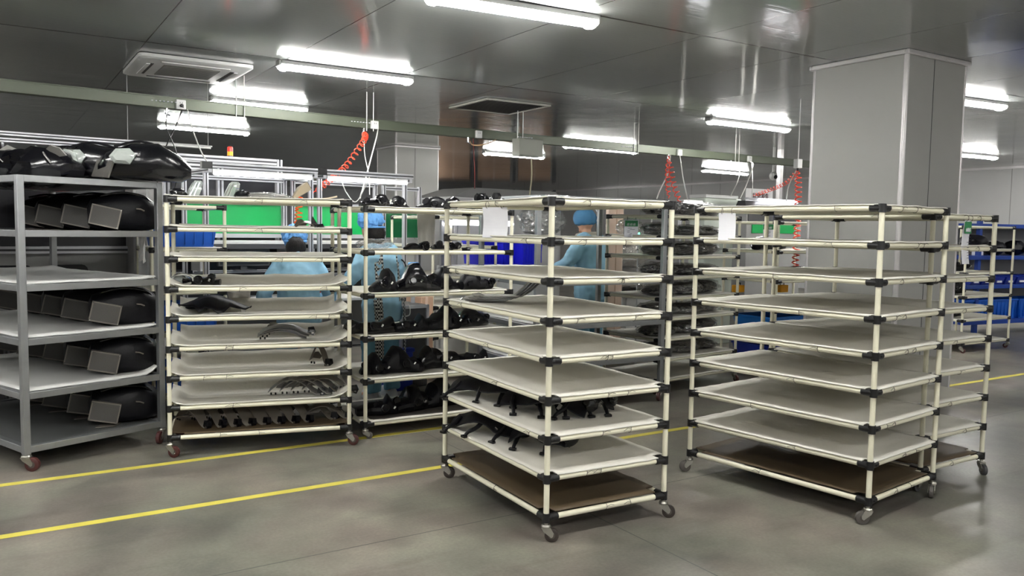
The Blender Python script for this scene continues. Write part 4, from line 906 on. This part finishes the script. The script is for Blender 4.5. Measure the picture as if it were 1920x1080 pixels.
t = thing('beacon_lamp', 'small red and orange beacon on top of the tall black-panelled cabinet', 'beacon', lw(.47, 1.1, 2.17), 0)
part('base', MB().lathe([(.03, 0), (.03, .02)], 14), DGREYM, t); part('red_lens', MB().lathe([(.028, .06), (.028, .1), (.02, .11)], 14), mat('beacon_red', (190, 40, 30), .2, trans=.2, emit=(200, 40, 30), estr=.3), t); part('orange_lens', MB().lathe([(.028, .02), (.028, .06)], 14), mat('beacon_orange', (240, 130, 30), .2, trans=.2, emit=(240, 130, 30), estr=.4), t)
# machine left, behind the silver trolley
t = thing('test_machine', 'dark test machine with grey lower panel behind the silver trolley', 'machine', lw(-2.6, .05), LA); w = 1.95
part('black_panel', MB().box(.0, w, .25, .3, 1.3, 1.98), BLACKPANEL, t)
for z in (2.14, 2.09): alu('top_beam', -.8, w-.05, -.02, .02, z, z+.035, t)
part('beam_end', MB().box(w-.05, w+.0, -.03, .03, 2.075, 2.17), CLAMP, t)
alu('cross_beam', 0, w, .2, .26, 1.24, 1.30, t)
part('grey_panel', MB().box(0, w, .24, .3, .5, 1.24), GREYM, t)
for x0 in (.45, 1.05, 1.45): part('window', MB().loft([[Vector((x0+v.x, .238, 1.06+v.y)) for v in rrect(.14, .09, .05, 0)], [Vector((x0+v.x, .232, 1.06+v.y)) for v in rrect(.14, .09, .05, 0)]]), BLACKPANEL, t)
for x in (.02, 1.0, w-.02): alu('upright', x-.025, x+.025, .3, .35, 0, 2.14, t)
part('base', MB().box(0, w, .3, .9, .0, .5), DGREYM, t)
part('grey_side_board', MB().box(w-.06, w-.04, .0, .6, .9, 1.95), GREYM, t); part('grey_side_board', MB().box(w+.12, w+.14, .3, .8, .9, 1.85), GREYM, t)
c_ = part('control_box', MB().box(1.24, 1.66, .1, .22, 1.60, 1.68), WHITEM, t, bev=.005); part('indicator_lamp', MB().ball((1.32, .095, 1.675), .014, 10, 6), REDL, c_); part('knob', MB().lathe([(.014, 0), (.012, .015)], 12, Matrix.Translation((1.55, .1, 1.64)) @ Matrix.Rotation(R_(90), 4, 'X')), CLAMP, c_)
part('white_edge', MB().box(.86, .9, .1, .24, 1.60, 1.7), WHITEM, t)
q = lw(w-2.6+.33, .1, 1.14)
t = thing('emergency_stop', 'small grey box with red stop button behind the silver trolley', 'control box', atd(254, 560, 6.9), LA)
part('box_body', MB().box(-.045, .045, 0, .05, 0, .11), GREYM, t, bev=.004); part('stop_button', MB().lathe([(.02, 0), (.024, .012), (.02, .02)], 14, Matrix.Translation((0, 0, .035)) @ Matrix.Rotation(R_(90), 4, 'X')), REDP, t); part('black_button', MB().lathe([(.013, 0), (.013, .01)], 12, Matrix.Translation((0, 0, .085)) @ Matrix.Rotation(R_(90), 4, 'X')), CLAMP, t)
p0 = atd(254, 560, 6.9); alu('stand', -.02, .02, .05, .09, -p0.z, .1, t)
t = thing('tube_light', 'thin unlit tube lamp on a bracket above the black cable loop', 'lamp', atd(318, 272, 8.6), LA)
part('tube', MB().tube((-.42, 0, 0), (.42, 0, 0), .012), WHITEM, t); part('bracket', MB().box(-.44, .44, .0, .03, .012, .026), GREYM, t); part('holder', MB().tube((.4, .015, .02), (.4, .015, 3.0-p0.z*0-atd(318, 272, 8.6).z), .004, 6).tube((-.4, .015, .02), (-.4, .015, 3.0-atd(318, 272, 8.6).z), .004, 6), GREYM, t)

# generic background boxes defined by their picture span at a distance
def span(px0, px1, D, th=YAW+LA):
    um = ((px0+px1)/2-960)/FOC; X = um*D
    def s(px): u = (px-960)/FOC; return (u*D-X)/(math.cos(th)-u*math.sin(th))
    return s(px0), s(px1)
def zpx(px, py, D): return atd(px, py, D).z
def bg(name, label, cat, px0, px1, py0, py1, D, depth, m, parts=None, ground=False, group=None):
    s0, s1 = span(px0, px1, D); mid = (px0+px1)/2; z1 = zpx(mid, py0, D); z0 = 0 if ground else zpx(mid, py1, D); p = atd(mid, py1, D)
    t = thing(name, label, cat, (p.x, p.y, z0), LA, group); part('body', MB().box(s0, s1, 0, depth, 0, z1-z0), m, t, bev=.01); t['_s'] = 0; del t['_s']
    return t, s0, s1, z1-z0
# steel hood/cabinet behind centre
t, s0, s1, h = bg('steel_cabinet', 'grey stainless cabinet with sloping top behind the centre trolley', 'cabinet', 850, 1050, 372, 520, 10.5, .9, mat('stainless_hood', (150, 150, 150), .35, .5), ground=True)
part('sloping_hood', MB().loft([[Vector((s0, 0, h)), Vector((s1, 0, h)), Vector((s1, .9, h)), Vector((s0, .9, h))], [Vector((s0+.35, .1, h+.12)), Vector((s1-.02, .1, h+.12)), Vector((s1-.02, .8, h+.12)), Vector((s0+.35, .8, h+.12))]]), mat('stainless_hood', (150, 150, 150), .35, .5), t)
part('door', MB().box(s0+.05, (s0+s1)/2-.01, -.012, 0, .15, h-.1), GREYM, t); part('door', MB().box((s0+s1)/2+.01, s1-.05, -.012, 0, .15, h-.1), GREYM, t)
# strip-light bench with violet-blue totes
t, s0, s1, h = bg('workbench', 'pale workbench carrying violet-blue totes behind the grey steel trolley', 'workbench', 872, 1010, 500, 700, 9.2, .6, WHITEM, ground=True)
for x in (s0+.02, s1-.02): part('upright', MB().box(x-.02, x+.02, .5, .54, 0, h+.75), ALU, t)
l = part('work_light', MB().box(s0+.05, s1-.05, .46, .5, h+.48, h+.52), WHITEM, t); part('light_strip', MB().tube((s0+.06, .45, h+.48), (s1-.06, .45, h+.48), .022, 8), LEDT, l)
for k, (a, b) in enumerate(((880, 922), (928, 962), (964, 1004))):
    q = atd((a+b)/2, 498, 9.2); x0, x1 = span(a, b, 9.2)
    crate('tote_box', 'violet-blue tote under the strip light behind the steel trolley, %s one' % ('left', 'middle', 'right')[k], (q.x+.1, q.y+.17, q.z+.01), LA, (x1-x0)*.96, .3, .26, BLUEV, 'violet-blue totes')
# cart with white front beside standing worker
t, s0, s1, h = bg('machine_stand', 'grey machine stand with white edge beside the standing worker', 'machine', 748, 802, 572, 700, 7.6, .4, DGREYM, ground=True)
fr = MB(); fr.box(s0, s1, -.02, 0, h-.03, h).box(s0, s0+.025, -.02, 0, .1, h).box(s1-.025, s1, -.02, 0, .1, h); part('front_frame', fr, ALU, t)
t2, a0, a1, h2 = bg('cream_instrument', 'small cream instrument on the bench right of the standing worker', 'instrument', 743, 768, 520, 555, 8.2, .14, mat('cream_instrument_case', (206, 198, 172), .5)); part('dial', MB().lathe([(.018, 0), (.018, .008)], 12, Matrix.Translation((0, 0, h2*.55)) @ Matrix.Rotation(R_(90), 4, 'X')), DGREYM, t2)
t2, a0, a1, h2 = bg('bin', 'dark blue bin on the floor right of the standing worker', 'bin', 742, 775, 655, 690, 7.45, .3, BLUED, ground=True); part('rim', MB().box(a0-.01, a1+.01, -.01, .31, h2-.03, h2+.005), BLUED, t2, bev=.004)
t2, a0, a1, h2 = bg('carton', 'brown cardboard box on the floor behind the right end of the loaded trolley', 'box', 790, 812, 556, 690, 8.0, .3, CARTON, ground=True); part('tape', MB().box(a0+.04, a0+.07, -.002, 0, .0, h2), WOODP, t2)
t2, a0, a1, h2 = bg('small_blue_holder', 'small light blue holder above the bench beside the standing worker', 'holder', 770, 786, 492, 520, 7.8, .06, mat('light_blue_holder', (74, 140, 200), .5)); part('slot', MB().box(a0+.02, a1-.02, -.004, 0, h2*.4, h2*.8), PAPER, t2); part('stand', MB().box(-.015, .015, .02, .05, -t2.location.z, 0), ALU, t2)
cable('power_cable', 'black cable curving beside the shoulder of the standing worker', [atd(748, 484, 7.3), atd(758, 492, 7.3), atd(764, 510, 7.35), atd(758, 526, 7.4)], .006, CABLEB)
cable('air_tube', 'thin pale tube looped below the loaded trolley shelf', [atd(750, 562, 7.4), atd(766, 570, 7.4), atd(768, 590, 7.4), atd(752, 594, 7.4)], .004, CABLEW)
# right of centre
t, s0, s1, h = bg('cardboard_panel', 'pale pink upright cardboard panel between the hooded worker and the card', 'cardboard', 1139, 1166, 380, 560, 9.2, .06, WOODP, ground=True); part('fold', MB().box((s0+s1)/2-.003, (s0+s1)/2+.003, -.004, 0, .1, h), CARTON, t)
t, s0, s1, h = bg('work_table', 'white work table piled with wrapped goods behind the film-wrapped trolley', 'table', 1172, 1248, 552, 640, 9.5, .6, WHITEM, ground=True); part('top_edge', MB().box(s0-.01, s1+.01, -.02, .61, h-.03, h), ALU, t)
PALE = mat('pale_wrapped_goods', (196, 192, 186), .7)
for k, (x_, z_, l_) in enumerate(((-.04, 0, .62), (.0, .30, .56), (-.1, .56, .38))): film_bag(t, 'pale film-wrapped bundle, %s in the pile on the white work table' % ('lowest', 'middle', 'topmost')[k], x_, .3, h+z_, 0, l_, .5, .31, 60+k, PALE, None, 'wrapped_bundle', 'bundle')
q = atd(1197, 434, 8.4)
t = thing('signal_lamp', 'slim lamp glowing green beside the green-headed card', 'lamp', (q.x, q.y, q.z-.04), LA); part('lamp_body', MB().tube((0, 0, .03), (0, 0, .12), .014), WHITEM, t); part('green_lens', MB().tube((0, 0, -.03), (0, 0, .03), .015), GRNL, t); part('stand', MB().tube((0, 0, -q.z+.04), (0, 0, -.03), .008), ALU, t)
t, s0, s1, h = bg('white_hood', 'white box hood with light strip rising behind the right trolley', 'machine', 1316, 1384, 372, 560, 10.9, .25, mat('pale_green_white', (206, 214, 204), .4), ground=True)
part('hood_ridge', MB().box(s0-.01, s1-.1, -.02, .25, h, h+.04).box(s0, s1-.1, -.03, -.005, h-.11, h-.08), WHITEM, t)
t, s0, s1, h = bg('steel_cabinet', 'grey cabinet with slanted top left of the big column', 'cabinet', 1398, 1500, 398, 480, 10.2, .2, GREYM, ground=True)
part('slanted_top', MB().loft([[Vector((s0, 0, h)), Vector((s1, 0, h)), Vector((s1, .2, h)), Vector((s0, .2, h))], [Vector((s0+.06, .08, h+.13)), Vector((s1, .08, h+.13)), Vector((s1, .18, h+.13)), Vector((s0+.06, .18, h+.13))]]), DGREYM, t)
part('green_panel', MB().box(s0+.1, s1-.1, -.01, 0, h-.26, h-.14), GREEN, t); part('dark_band', MB().box(s0+.02, s1, -.008, 0, h-.12, h-.01), DGREYM, t)
lb = part('work_light', MB().box(s0+.1, s1, .06, .12, h+.145, h+.17), ALU, t); part('light_strip', MB().tube((s0+.3, .05, h+.138), (s1-.03, .05, h+.138), .012, 8), LEDT, lb)
def text(name, s, size, m, parent, loc, rot):
    cu = bpy.data.curves.new(name, 'FONT'); cu.body = s; cu.size = size; cu.extrude = .002
    o = bpy.data.objects.new(name, cu); C.objects.link(o)
    bpy.context.view_layer.update(); dg = bpy.context.evaluated_depsgraph_get(); me = bpy.data.meshes.new_from_object(o.evaluated_get(dg)); bpy.data.objects.remove(o)
    me.materials.clear(); return link(name, me, m, parent, loc, rot)
p = atd(1412, 371, 10.55)
t = thing('sign_board', 'sign with four dark red-black Chinese characters above the grey slanted cabinet', 'sign', p, LA*.5)
part('board', MB().box(-.12, .42, .02, .03, -.06, .12), WALLM, t)
text('characters', '异常发生', .085, mat('sign_ink', (70, 14, 34), .5), t, (0, .012, -.005), (R_(90), 0, 0))
part('post', MB().box(.1, .13, .03, .06, -p.z, .1), ALU, t)
# control strip with lettering blobs under the slanted cabinet is part of the band: small knobs
q = atd(1450, 330, 14.6); t = thing('security_camera', 'white dome camera high on the far partition post', 'camera', (q.x, q.y, q.z), LA)
part('dome', MB().ball((0, 0, 0), .07, 14, 10, (1, 1, 1.1)), WHITEM, t); part('lens', MB().ball((-.02, -.06, -.02), .035, 12, 8), BLACKG, t); part('arm', MB().tube((0, 0, .05), (0, 0, 3.0-q.z), .025), WHITEM, t)
t, s0, s1, h = bg('led_bar', 'low bright work light glowing above the bagged parts', 'lamp', 1282, 1318, 375, 381, 9.6, .05, WHITEM); part('light_strip', MB().tube((s0, -.01, 0), (s1, -.01, 0), .014, 8), LEDT, t); part('post', MB().box(s0, s0+.03, .05, .08, -atd(1300, 381, 9.6).z, h), ALU, t)
# white partition with door opening behind bagged trolley
# ------------------------------------------------------------------ blue shelving on the right
q = atd(1930, 600, 12.6)
a_ = atd(1815, 420, 12.2); 
t = thing('blue_shelving', 'blue steel shelving with small parts bins at the right edge', 'shelving', (a_.x, a_.y, 0), R_(-8)); W2 = 2.6
for x in (.3, W2-.03):
    for y in (0, .5): part('upright', MB().box(x-.03, x+.03, y, y+.06, 0, 1.78), BLUES, t)
BZ = [1.62, 1.14, .70, .16]
for z in BZ: part('shelf', MB().box(0, W2, -.03, .58, z, z+.06), BLUES, t, bev=.004)
part('back_panel', MB().box(0, W2, .56, .57, .16, 1.62), GREYM, t)
def onshelf(x, y, z): a = t.rotation_euler.z; return (t.location.x+x*math.cos(a)-y*math.sin(a), t.location.y+x*math.sin(a)+y*math.cos(a), z)
SHV = t
for k in range(9):
    p = onshelf(.2+.26*k, .12, BZ[2]+.063); b = thing('parts_bin', 'small dark blue parts bin, %s from the left in the blue shelving row' % ORD[k], 'bin', p, R_(-8), 'small parts bins on the blue shelving')
    part('tub', MB().loft([[Vector((-.1, -.13, 0)), Vector((.1, -.13, 0)), Vector((.1, .15, 0)), Vector((-.1, .15, 0))], [Vector((-.11, -.17, .11)), Vector((.11, -.17, .11)), Vector((.11, .16, .14)), Vector((-.11, .16, .14))]]), BLUED, b); part('label_strip', MB().box(-.05, .05, -.163, -.15, .03, .06), PAPER, b)
for k in range(4):
    crate('storage_crate', 'large bright blue crate on the lowest blue shelf at right, %s from the left' % ORD[k], onshelf(.36+.62*k, .24, BZ[3]+.063), R_(-8), .58, .42, .3, BLUEB, 'blue crates on the lowest blue shelf')
for k in range(3):
    p = onshelf(.95+.5*k, .25, BZ[1]+.063); b = thing('part_pile', 'black lamp part on the second blue shelf at right, %s from the left' % ORD[k], 'plastic housing', p, 0, 'black parts on the second blue shelf')
    part('shell', MB().ball((0, 0, .11), .2, 16, 9, (1, .8, .55), lambda d: 1+.3*noise.noise(d*2.4+Vector((k*9, 0, 0)))), BLACKP, b); part('tab', MB().box(-.05, .02, -.17, -.12, .05, .12), BLACKG, b, bev=.005)
b = thing('paper_notice', 'white notice sheet leaning on the second blue shelf', 'paper', onshelf(.52, .2, BZ[1]+.063), R_(-8)); part('sheet', MB().box(-.13, .13, 0, .004, 0, .3), PAPER, b)
# far pallet racking with cartons
def far_rack(cx, cy, rz, label):
    t = thing('pallet_rack', label, 'pallet rack', (cx, cy, 0), rz)
    for y in (0, .8):
        for x in (0, 1.4, 2.8, 4.2): part('upright', MB().box(x-.05, x+.05, y, y+.08, 0, 2.85), mat('rack_upright', (40, 44, 54), .5), t)
        for z in (.1, .82, 1.5, 2.16): part('beam', MB().box(0, 4.2, y, y+.06, z, z+.09), mat('rack_beam', (36, 30, 34), .5), t)
    a = t.rotation_euler.z; n = 0
    for li, z in enumerate((.1, .82, 1.5, 2.16)):
        for k in range(3):
            x = .7+1.4*k; p = (cx+x*math.cos(a)-.44*math.sin(a), cy+x*math.sin(a)+.44*math.cos(a), z+.092)
            b = thing('carton', 'large cardboard carton in the far pallet rack', 'box', p, a, 'cartons in the far pallet rack')
            part('carton_body', MB().box(-.56, .56, -.4, .4, 0, .52), CARTON, b, bev=.01); part('tape', MB().box(-.03, .03, -.404, .404, .3, .522), WOODP, b)
far = atd(925, 430, 28.5); far_rack(far.x-1.8, far.y+1.1, R_(-32), 'far pallet rack stacked with cartons, beyond the far square column')

# ------------------------------------------------------------------ people
def person(label, loc, rz, H_, lean, capm, capkind, hair, arms, apron=False, headfwd=0.0, seed=0):
    t = thing('person', label, 'person', loc, rz); k = H_/1.65; S = lambda x, y, z: Vector((x*k, y*k, z*k))
    hip = S(0, 0, .86); ch = hip+Vector((0, math.sin(lean)*.42*k, math.cos(lean)*.42*k)); nk = ch+Vector((0, math.sin(lean+.15)*.13*k, math.cos(lean+.15)*.13*k))
    hl = lean+headfwd; hc = nk+Vector((0, math.sin(hl)*.15*k, math.cos(hl)*.15*k)); sp = hip.lerp(ch, .5)
    def tubes(mb, P, r): mb.path(curve(P, 6), [r[0]+(r[-1]-r[0])*i/(6*(len(P)-1)) if len(r) == 2 else r[min(len(r)-1, int(i/6))] for i in range(6*(len(P)-1)+1)], 12)
    b = MB(); b.path(curve([hip-Vector((0, 0, .06*k)), sp, ch, nk], 5), [.105*k]*5+[.10*k]*5+[.095*k]*3+[.07*k]*2+[.05*k], 16); b.path([nk-Vector((0, 0, .05*k)), hc], .05*k, 12)
    for s in (-1, 1): b.ball(ch+Vector((s*.10*k, 0, .03*k)), .065*k, 12, 8)
    b.ball(hc, .098*k, 18, 14, (.82, 1.0, 1.18))
    # face on the forward side: nose, brow, chin, ears
    fw = Vector((0, math.cos(hl), -math.sin(hl))); upv = Vector((0, math.sin(hl), math.cos(hl)))
    b.ball(hc+fw*.1*k-upv*.015*k, .017*k, 8, 6, (.7, 1, 1.3)); b.ball(hc+fw*.072*k-upv*.085*k, .03*k, 8, 6)
    for s in (-1, 1): b.ball(hc+Vector((s*.083*k, 0, 0))-upv*.01*k, .026*k, 8, 6, (.35, .7, 1.1))
    hands = []
    for s in (-1, 1):
        sh = ch+Vector((s*.175*k, 0, .06*k)); el, wr = [S(s*a[0], a[1], a[2]) for a in arms[0 if s < 0 else 1]]
        tubes(b, [sh, el, wr], (.05*k, .03*k)); d = (wr-el).normalized(); side = d.cross(Vector((0, 0, 1))).normalized(); dn = side.cross(d)
        pl_ = wr+d*.05*k; b.ball(pl_, .042*k, 10, 8, (1, 1, .55)); hands.append((wr, d))
        for f_ in range(4):
            o = side*((f_-1.5)*.019*k); L_ = (.065, .075, .07, .055)[f_]*k; p1 = wr+d*.085*k+o; p2 = p1+d*L_*.55-Vector((0, 0, .012*k)); p3 = p2+d*L_*.4-Vector((0, 0, .03*k)); b.path([p1-d*.02*k, p1, p2, p3], .0085*k, 8)
        p1 = wr+d*.035*k-side*s*(-1)*-.035*k; p2 = p1-side*s*.025*k*-1+d*.03*k; b.path([wr+d*.02*k, p1, p2, p2+d*.025*k-Vector((0, 0, .012*k))], .0095*k, 8)
        kn = S(s*.1, .03, .47); an = S(s*.105, -.02, .07); tubes(b, [hip+Vector((s*.085*k, 0, -.02*k)), kn, an], (.085*k, .042*k)); b.path([an, an+S(0, .05, -.03), an+S(s*.01, .15, -.04)], [.04*k, .036*k, .028*k], 10)
    bo = part('body', b, SKIN, t); r = bo.modifiers.new('r', 'REMESH'); r.mode = 'VOXEL'; r.voxel_size = .008; r.use_smooth_shade = True
    g = MB(); rings = []; cp_ = curve([hip-Vector((0, 0, .14*k)), hip, sp, ch, nk-Vector((0, 0, .01*k))], 5); m_ = len(cp_)-1
    for i, c in enumerate(cp_):
        u = i/m_; wd = (.205 if u < .3 else .19) if u < .72 else .19-(u-.72)/.28*.10; dp = .155 if u < .72 else .155-(u-.72)/.28*.065
        tn = (cp_[min(i+1, m_)]-cp_[max(i-1, 0)]).normalized(); fx = tn.cross(Vector((1, 0, 0))).normalized()
        rings.append([c+Vector((math.cos(a)*wd*k, 0, 0))+fx*(math.sin(a)*dp*k) for a in [2*math.pi*i_/20 for i_ in range(20)]])
    g.loft(rings)
    for s in (-1, 1): g.ball(ch+Vector((s*.11*k, -.01*k, .035*k)), .115*k, 14, 10)
    for s in (-1, 1):
        sh = ch+Vector((s*.15*k, 0, .055*k)); el, wr = [S(s*a[0], a[1], a[2]) for a in arms[0 if s < 0 else 1]]; g.path(curve([sh, el, wr], 6), [.085*k-.0025*i*k for i in range(13)], 12)
    go = part('gown', g, GOWN, t); r = go.modifiers.new('r', 'REMESH'); r.mode = 'VOXEL'; r.voxel_size = .014; r.use_smooth_shade = True
    tx = bpy.data.textures.get('cloth_folds') or bpy.data.textures.new('cloth_folds', 'CLOUDS'); tx.noise_scale = .09
    sm = go.modifiers.new('sm', 'SMOOTH'); sm.iterations = 4; dm = go.modifiers.new('d', 'DISPLACE'); dm.texture = tx; dm.strength = .03; dm.mid_level = .5
    tr = MB(); tr.path([hip+Vector((0, 0, .05*k)), hip-Vector((0, 0, .08*k))], .15*k, 16)
    for s in (-1, 1): tr.path(curve([hip+Vector((s*.08*k, 0, -.03*k)), S(s*.11, .03, .47), S(s*.115, -.015, .06)], 6), [.115*k-.0035*i*k for i in range(13)], 14)
    to = part('trousers', tr, TROUS, t); r = to.modifiers.new('r', 'REMESH'); r.mode = 'VOXEL'; r.voxel_size = .014; r.use_smooth_shade = True
    sm = to.modifiers.new('sm', 'SMOOTH'); sm.iterations = 3; dm = to.modifiers.new('d', 'DISPLACE'); dm.texture = tx; dm.strength = .025
    for s in (-1, 1):
        sh_ = MB(); a = S(s*.105, -.05, 0); sh_.loft([[a+Vector((math.cos(q)*.045*k*w_, .085*k+math.sin(q)*.13*k*w_, z*k)) for q in [2*math.pi*i/14 for i in range(14)]] for z, w_ in ((0, 1), (.03, 1), (.07, .8), (.085, .5))]); part('shoe', sh_, SHOE, t)
    if hair: part('hair', MB().ball(hc-fw*.022*k-upv*.05*k, .104*k, 18, 12, (.92, 1, 1.0), lambda d: 1+.1*noise.noise(d*4)+.03*math.sin(math.atan2(d.y, d.x)*22)), HAIR, t)
    if capkind == 'puff':
        c = hc+upv*.078*k-fw*.04*k; m = MB().ball(c+upv*.02*k, .122*k, 56, 28, (.95, 1.0, .95), lambda d: 1+.06*math.sin(math.atan2(d.y, d.x)*17)*(1-d.z*d.z)*(.6-.6*d.z)+.16*noise.noise(d*4+Vector((seed, 0, 0)))+.07*noise.noise(d*10+Vector((seed, 0, 0)))); cp = part('cap', m, capm, t)
        part('elastic_band', MB().path([c-upv*.06*k+Vector((math.cos(a)*.1*k, math.sin(a)*.1*k, 0)) for a in [2*math.pi*i/24 for i in range(24)]], .01*k, 8, closed=True), capm, cp)
    else:
        c = hc+upv*.022*k; m = MB().ball(c, .126*k, 26, 16, (.93, 1.02, .9), lambda d: (1+.05*noise.noise(d*3.0))*(1 if d.z > -.55 else .9)); cp = part('hood', m, capm, t)
        part('hood_tail', MB().prism([(-.04, 0), (.05, .01), (.045, -.12), (-.01, -.15)], .02, Matrix.Translation(hc-fw*.10*k+Vector((.09*k, 0, .02*k))) @ Matrix.Rotation(R_(90), 4, 'X')), capm, t)
        part('tie_strings', MB().path(curve([c-fw*.11*k+Vector((.03, 0, .09)), c-fw*.13*k+Vector((.06, 0, .02)), c-fw*.13*k+Vector((.045, 0, -.06))], 6), .005, 6).path(curve([c-fw*.12*k+Vector((.06, 0, .0)), c-fw*.14*k+Vector((.1, 0, .03))], 6), .005, 6), PAPER, t)
        part('collar', MB().path([nk+Vector((math.cos(a)*.10*k, math.sin(a)*.10*k, -.015-.01*math.sin(a))) for a in [2*math.pi*i/24 for i in range(24)]], [.036*k]*24, 8, closed=True), mat('grey_collar', (176, 170, 158), .85), t)
    if apron:
        ap = MB()
        for s in (-1, 1):
            for u0, u1, x0, x1 in ((.25, .95, .085, .15), (-.55, .3, .13, .19)):
                rg = []
                for i in range(9):
                    u = u0+(u1-u0)*i/8; c = (hip-Vector((0, 0, .14*k))).lerp(nk, max(u, 0)) if u >= 0 else hip+Vector((0, 0, (-.14+.6*u)*k)); yb = c.y-.165*k
                    rg.append([Vector((s*x0*k, yb+.004, c.z)), Vector((s*x1*k, yb+.045, c.z)), Vector((s*x1*k, yb+.053, c.z)), Vector((s*x0*k, yb+.012, c.z))])
                ap.loft(rg)
        part('check_apron', ap, CHECK, t)
    return t
def standing(px, D): p = atd(px, 800, D); return (p.x, p.y, 0)
AR = (((.27, .10, 1.12), (.20, .36, 1.02)), ((.27, .10, 1.12), (.20, .36, 1.02)))
AW = (((.30, .16, 1.0), (.24, .40, .92)), ((.30, .16, 1.0), (.22, .40, .92)))
person('person in light blue gown and cap, head bent over the left workbench', standing(562, 6.85), R_(-12), 1.50, R_(22), CAPM, 'puff', True, AW, False, R_(30), 1)
person('person in blue gown with checked apron edges, standing at the green-panelled bench', standing(716, 7.15), LA+R_(14), 1.57, R_(6), CAPM, 'puff', True, AR, True, R_(22), 2)
person('person in steel-blue hood and gown seen behind the nearest trolley', standing(1102, 8.95), LA+R_(10), 1.70, R_(4), CAPD, 'hood', False, AR, False, R_(10), 3)

# ------------------------------------------------------------------ camera, world, view
cd = bpy.data.cameras.new('camera'); cam = bpy.data.objects.new('camera', cd); C.objects.link(cam)
cd.sensor_width = 36; cd.lens = FOC/1920*36; cd.clip_start = .05
r, u, f = tob(_rt), tob(_up), tob(_f)
M = Matrix.Identity(4)
for i in range(3): M[i][0] = r[i]; M[i][1] = u[i]; M[i][2] = -f[i]; M[i][3] = CAM[i]
cam.matrix_world = M
sc = bpy.context.scene; sc.camera = cam
w = bpy.data.worlds.new('world'); sc.world = w; w.use_nodes = True
w.node_tree.nodes['Background'].inputs[0].default_value = (.5, .52, .55, 1); w.node_tree.nodes['Background'].inputs[1].default_value = .1
sc.view_settings.view_transform = 'Standard'; sc.view_settings.look = 'None'; sc.view_settings.gamma = 1; sc.view_settings.use_curve_mapping = False
sc.view_settings.exposure = 2.12
